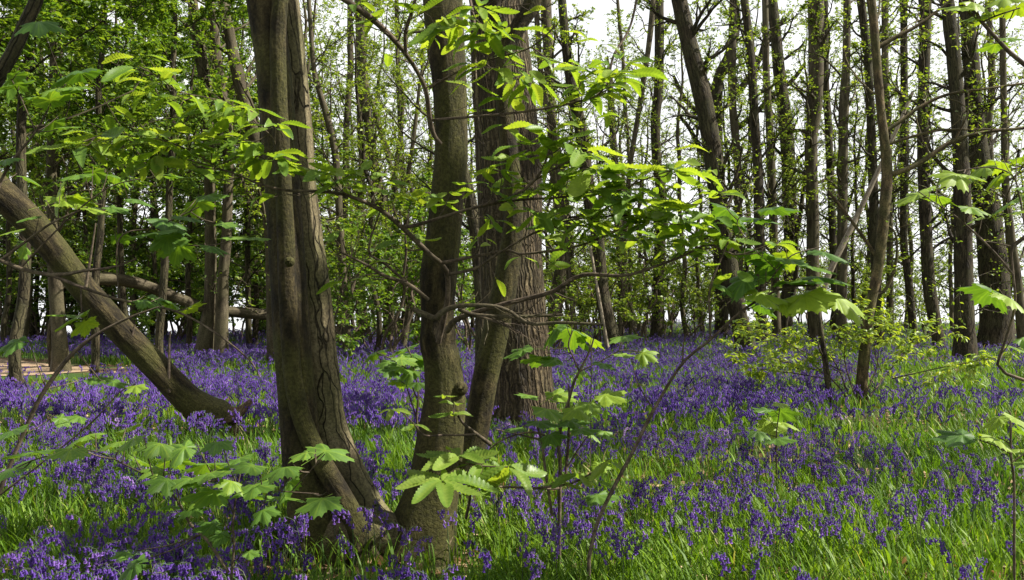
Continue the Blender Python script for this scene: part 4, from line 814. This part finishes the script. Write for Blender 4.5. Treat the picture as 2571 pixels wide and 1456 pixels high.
def blades(mb, x, y, h, w, seed=0, lean=.5):
    n = len(x); z = gz(x, y) - .01; a = R.random(n) * 6.283; l = R.uniform(.15, lean, n) * h
    dx, dy = np.cos(a), np.sin(a); s = np.stack([-dy, dx, 0 * dx], -1)
    b0 = np.stack([x, y, z], -1); tw = R.uniform(-.5, .5, n)[:, None]
    rows = []
    for t, ww in ((0, .8), (.4, 1), (.75, .75)):
        c = b0 + np.stack([dx * l * t ** 2, dy * l * t ** 2, h * (t - .12 * t ** 2)], -1)
        rows += [c - s * (w * ww * .5)[:, None], c + s * (w * ww * .5)[:, None]]
    rows.append(b0 + np.stack([dx * l * 1.05, dy * l * 1.05, h * .86], -1))
    V = np.stack(rows, 1).reshape(-1, 3); o = (np.arange(n) * 7)[:, None, None]
    q = (np.array([[0, 1, 3, 2], [2, 3, 5, 4]])[None] + o).reshape(-1, 4); t3 = (np.array([[4, 5, 6]])[None] + o).reshape(-1, 3)
    tint = np.clip(R.normal(.45, .2, n) + (nz2(x, y, .5, 21) - .5) * .5, 0, .93); tint[R.random(n) < .012] = 1
    base = mb.n; mb.add(V, q, np.repeat(tint, 7)); mb.f.append(t3 + base); mb.m.append(np.zeros(len(t3), int))
mb = MB()
x, y = frustum(285000, 2.0, 66, 1.0); pxs = x / y * F + CX
k = clear(x, y) & stoolfree(x, y) & (R.random(len(x)) < np.clip(.35 + 1.5 * (nz2(x, y, .7, 9) - .25), .15, 1)); x, y = x[k], y[k]
blades(mb, x, y, R.uniform(.12, .30, len(x)) * (1 + .25 * (nz2(x, y, .4, 12) - .5)), R.uniform(.003, .008, len(x)) * np.where(R.random(len(x)) < .16, 2.1, 1) * (1 + y / 12), lean=.75)
tag(mb.build('grass', [M_grass]), 'fresh green grass and bluebell leaves over the woodland floor', kind='stuff')

# dead leaves showing between the stems
mb = MB(); x, y = frustum(16000, 2.6, 30); k = clear(x, y, -1) & (nz2(x, y, .35, 31) > .52); x, y = x[k], y[k]
n = len(x); place(mb, LR2, np.stack([x, y, gz(x, y) + R.uniform(.005, .05, n)], -1), np.stack([R.normal(0, 1, n), R.normal(0, 1, n), R.normal(0, .15, n)], -1), nrm(np.array([0, 0, 1.]) + R.normal(0, .4, (n, 3))), R.uniform(.05, .11, n))
tag(mb.build('fallen_leaves', [M_litter]), 'brown fallen leaves between the grass stems', kind='stuff')

# bluebells
def bell(sides, full=True):
    """one hanging flower of unit length, mouth down (-z), lobes curled out"""
    if full:
        prof = [(.0, .02), (-.12, .15), (-.45, .20), (-.75, .20), (-.95, .33), (-.86, .46)]
    else:
        prof = [(.0, .05), (-.4, .22), (-1.0, .40)]
    v = []; f = []
    for z, r_ in prof:
        for i in range(sides):
            a = i / sides * 2 * math.pi; rr = r_ * (1 if (i % 2 == 0 or z > -.9 or sides < 8) else .55); v.append([rr * math.cos(a), rr * math.sin(a), z])
    for q in range(len(prof) - 1):
        for i in range(sides):
            j = (i + 1) % sides; f.append([q * sides + i, q * sides + j, (q + 1) * sides + j, (q + 1) * sides + i])
    return np.array(v), np.array(f)
def bluebell(seed, lod):
    """stem path and flower mesh of one plant, about 0.36 m tall, drooping to +x"""
    r = np.random.default_rng(seed); h = .34
    pts = np.array([[0, 0, -.02], [.01, 0, h * .4], [.015, .005, h * .75], [.035, .005, h * .94], [.07, .01, h * 1.0], [.095, .01, h * .98]])
    P = cat(pts, 14 if lod == 0 else 6); nb = (13, 9, 6)[lod]
    bv, bf = bell((8, 5, 4)[lod], lod == 0)
    st = MB(); tubes(st, P, np.linspace(.0032, .0016, len(P)) * (1, 1.3, 1.6)[lod], (6, 3, 3)[lod], tint=R.random())
    fl = MB()
    for i in range(nb):
        t = .66 + .34 * i / (nb - 1); u = t * (len(P) - 1); a = int(min(u, len(P) - 2)); c = P[a] + (P[a + 1] - P[a]) * (u - a)
        az = r.normal(0, .9) + (i % 2 - .5) * 1.2; off = np.array([math.cos(az), math.sin(az), 0]) * r.uniform(.014, .034)
        sz = (.024 - .006 * i / nb) * r.uniform(.9, 1.15) * (1.0, 1.25, 1.45)[lod]
        tl = Matrix.Rotation(r.normal(.35, .2), 3, Vector((-math.sin(az), math.cos(az), 0))) ; M = np.array(tl)
        v = (bv * [.95, .95, 1]) @ M.T * sz + c + off + [0, 0, .004]
        fl.add(v, bf, r.uniform(.15, .95))
        if lod == 0: tubes(st, cat(np.array([c, c + off * .6 + [0, 0, .008], c + off + [0, 0, .004]]), 4), np.full(4, .0011), 4)
    return st, fl
def bell_density(x, y):
    px = x / y * F + CX
    left = np.interp(px, [-400, 1000, 1350, 2000, 2300, 2800], [1, 1, .95, .75, .35, .3])
    dep = np.where(px < 1150, np.interp(y, [2, 5, 8, 11, 20, 36, 44], [.7, .8, .95, 1, 1, 1, .6]), np.interp(y, [2, 5, 7, 9, 12, 20, 36, 60], [.5, .55, .6, .75, 1, 1, .85, .7]))
    n = nz2(x, y, .9, 41) * .6 + nz2(x, y, 2.4, 42) * .4
    return left * dep * np.clip((n - .38) * 4.5 + np.clip((y - 8) / 9, 0, .35), 0.02, 1)
def clump(x, y, k=.33):
    n = len(x); m = R.random(n) < k; idx = np.flatnonzero(m); src = idx[R.integers(0, len(idx), n)]
    far_ = R.normal(0, .055, (n, 2)); free = m | (R.random(n) < .25)
    return np.where(free, x, x[src] + far_[:, 0]), np.where(free, y, y[src] + far_[:, 1])
# how many stand where: nearest ones are things, the rest one carpet
x, y = clump(*frustum(6900, 3.9, 9.5, 1, 1.05), .22); x2, y2 = clump(*frustum(13500, 9.5, 19, 1)); x3, y3 = frustum(46000, 19, 64, .9)
def keep(x, y):
    k = clear(x, y) & stoolfree(x, y) & (R.random(len(x)) < bell_density(x, y)); return x[k], y[k]
(x, y), (x2, y2), (x3, y3) = keep(x, y), keep(x2, y2), keep(x3, y3)
o = np.argsort(y + 20 * ((np.abs(x) > .56 * y) | (y < 4.6))); x, y = x[o], y[o]
NI = 300
var = [bluebell(s, 0) for s in range(5)]
protos = []
for st, fl in var: protos.append((st.mesh('stem', [M_stemg]), fl.mesh('flower_head', [M_bell])))
def zone(px):
    if px < 700: return 'violet bluebell in the shaded grass near the camera, left of the chestnut stool', 'bluebells left of the stool'
    if px < 1200: return 'violet bluebell in the dark grass right against the chestnut stool', 'bluebells against the stool'
    if px < 1850: return 'violet bluebell in the near grass between the stool and the sunny corner', 'bluebells right of the stool'
    return 'violet bluebell in the near sunny grass at the lower right', 'bluebells in the sunny grass'
for i in range(min(NI, len(x))):
    lab, grp = zone(x[i] / y[i] * F + CX)
    rt = thing('bluebell', lab, 'flower', (x[i], y[i], float(gz(x[i], y[i]))), grp); s = R.uniform(.75, 1.15); rt.scale = (s, s, s); rt.rotation_euler = (R.normal(0, .1), R.normal(0, .1), R.random() * 6.28)
    sm, fm = protos[i % 5]
    for nme, me in (('stem', sm), ('flower_head', fm)):
        c = bpy.data.objects.new(nme, me); COL.objects.link(c); c.parent = rt
def carpet(mb, var, x, y):
    n = len(x); pick = R.integers(0, len(var), n); a = R.random(n) * 6.28
    for k, (st, fl) in enumerate(var):
        q = pick == k; m_ = q.sum(); pos = np.stack([x[q], y[q], gz(x[q], y[q])], -1); az = a[q]
        d = np.stack([np.cos(az), np.sin(az), 0 * az], -1); up = nrm(np.array([0, 0, 1.]) + R.normal(0, .12, (m_, 3))); sc = R.uniform(.7, 1.15, m_); tj = np.clip(R.normal(.42, .25, m_), 0, 1) * np.interp(y[q], [9, 18], [1, .75])
        for mi, g in ((0, fl), (1, st)):
            place(mb, (np.concatenate(g.v), g.f), pos, d, up, sc, tj if mi == 0 else None, mi)
mb = MB(); carpet(mb, var, x[NI:], y[NI:]); carpet(mb, [bluebell(20 + s, 1) for s in range(5)], x2, y2); carpet(mb, [bluebell(40 + s, 2) for s in range(5)], x3, y3)
tag(mb.build('bluebell_carpet', [M_bell, M_stemg]), 'carpet of violet bluebells spreading back between the trunks', kind='stuff')
print('bluebells', len(x), len(x2), len(x3))

# ------------------------------------------------------------------ light, camera
sd = bpy.data.lights.new('sun', 'SUN'); sd.energy = 5.0; sd.angle = math.radians(.53); sd.color = (1, .94, .84)
so = bpy.data.objects.new('sun', sd); COL.objects.link(so)
el, az = math.radians(SUN_EL), math.radians(SUN_AZ)
so.rotation_euler = Vector((math.cos(el) * math.sin(az), math.cos(el) * math.cos(az), math.sin(el))).to_track_quat('Z', 'Y').to_euler()
cd = bpy.data.cameras.new('camera'); cd.sensor_width = 36; cd.lens = 36 * F / 2570; cd.clip_end = 3000; cd.clip_start = .05
co = bpy.data.objects.new('camera', cd); COL.objects.link(co); co.location = (0, 0, H); co.rotation_euler = (math.pi / 2 + TH, 0, 0); SC.camera = co
SC.view_settings.view_transform = 'Standard'; SC.view_settings.look = 'None'; SC.view_settings.exposure = 1.25; SC.view_settings.gamma = 1
SC.render.engine = 'CYCLES'; SC.cycles.max_bounces = 7; SC.cycles.diffuse_bounces = 4; SC.cycles.transmission_bounces = 4; SC.cycles.glossy_bounces = 2
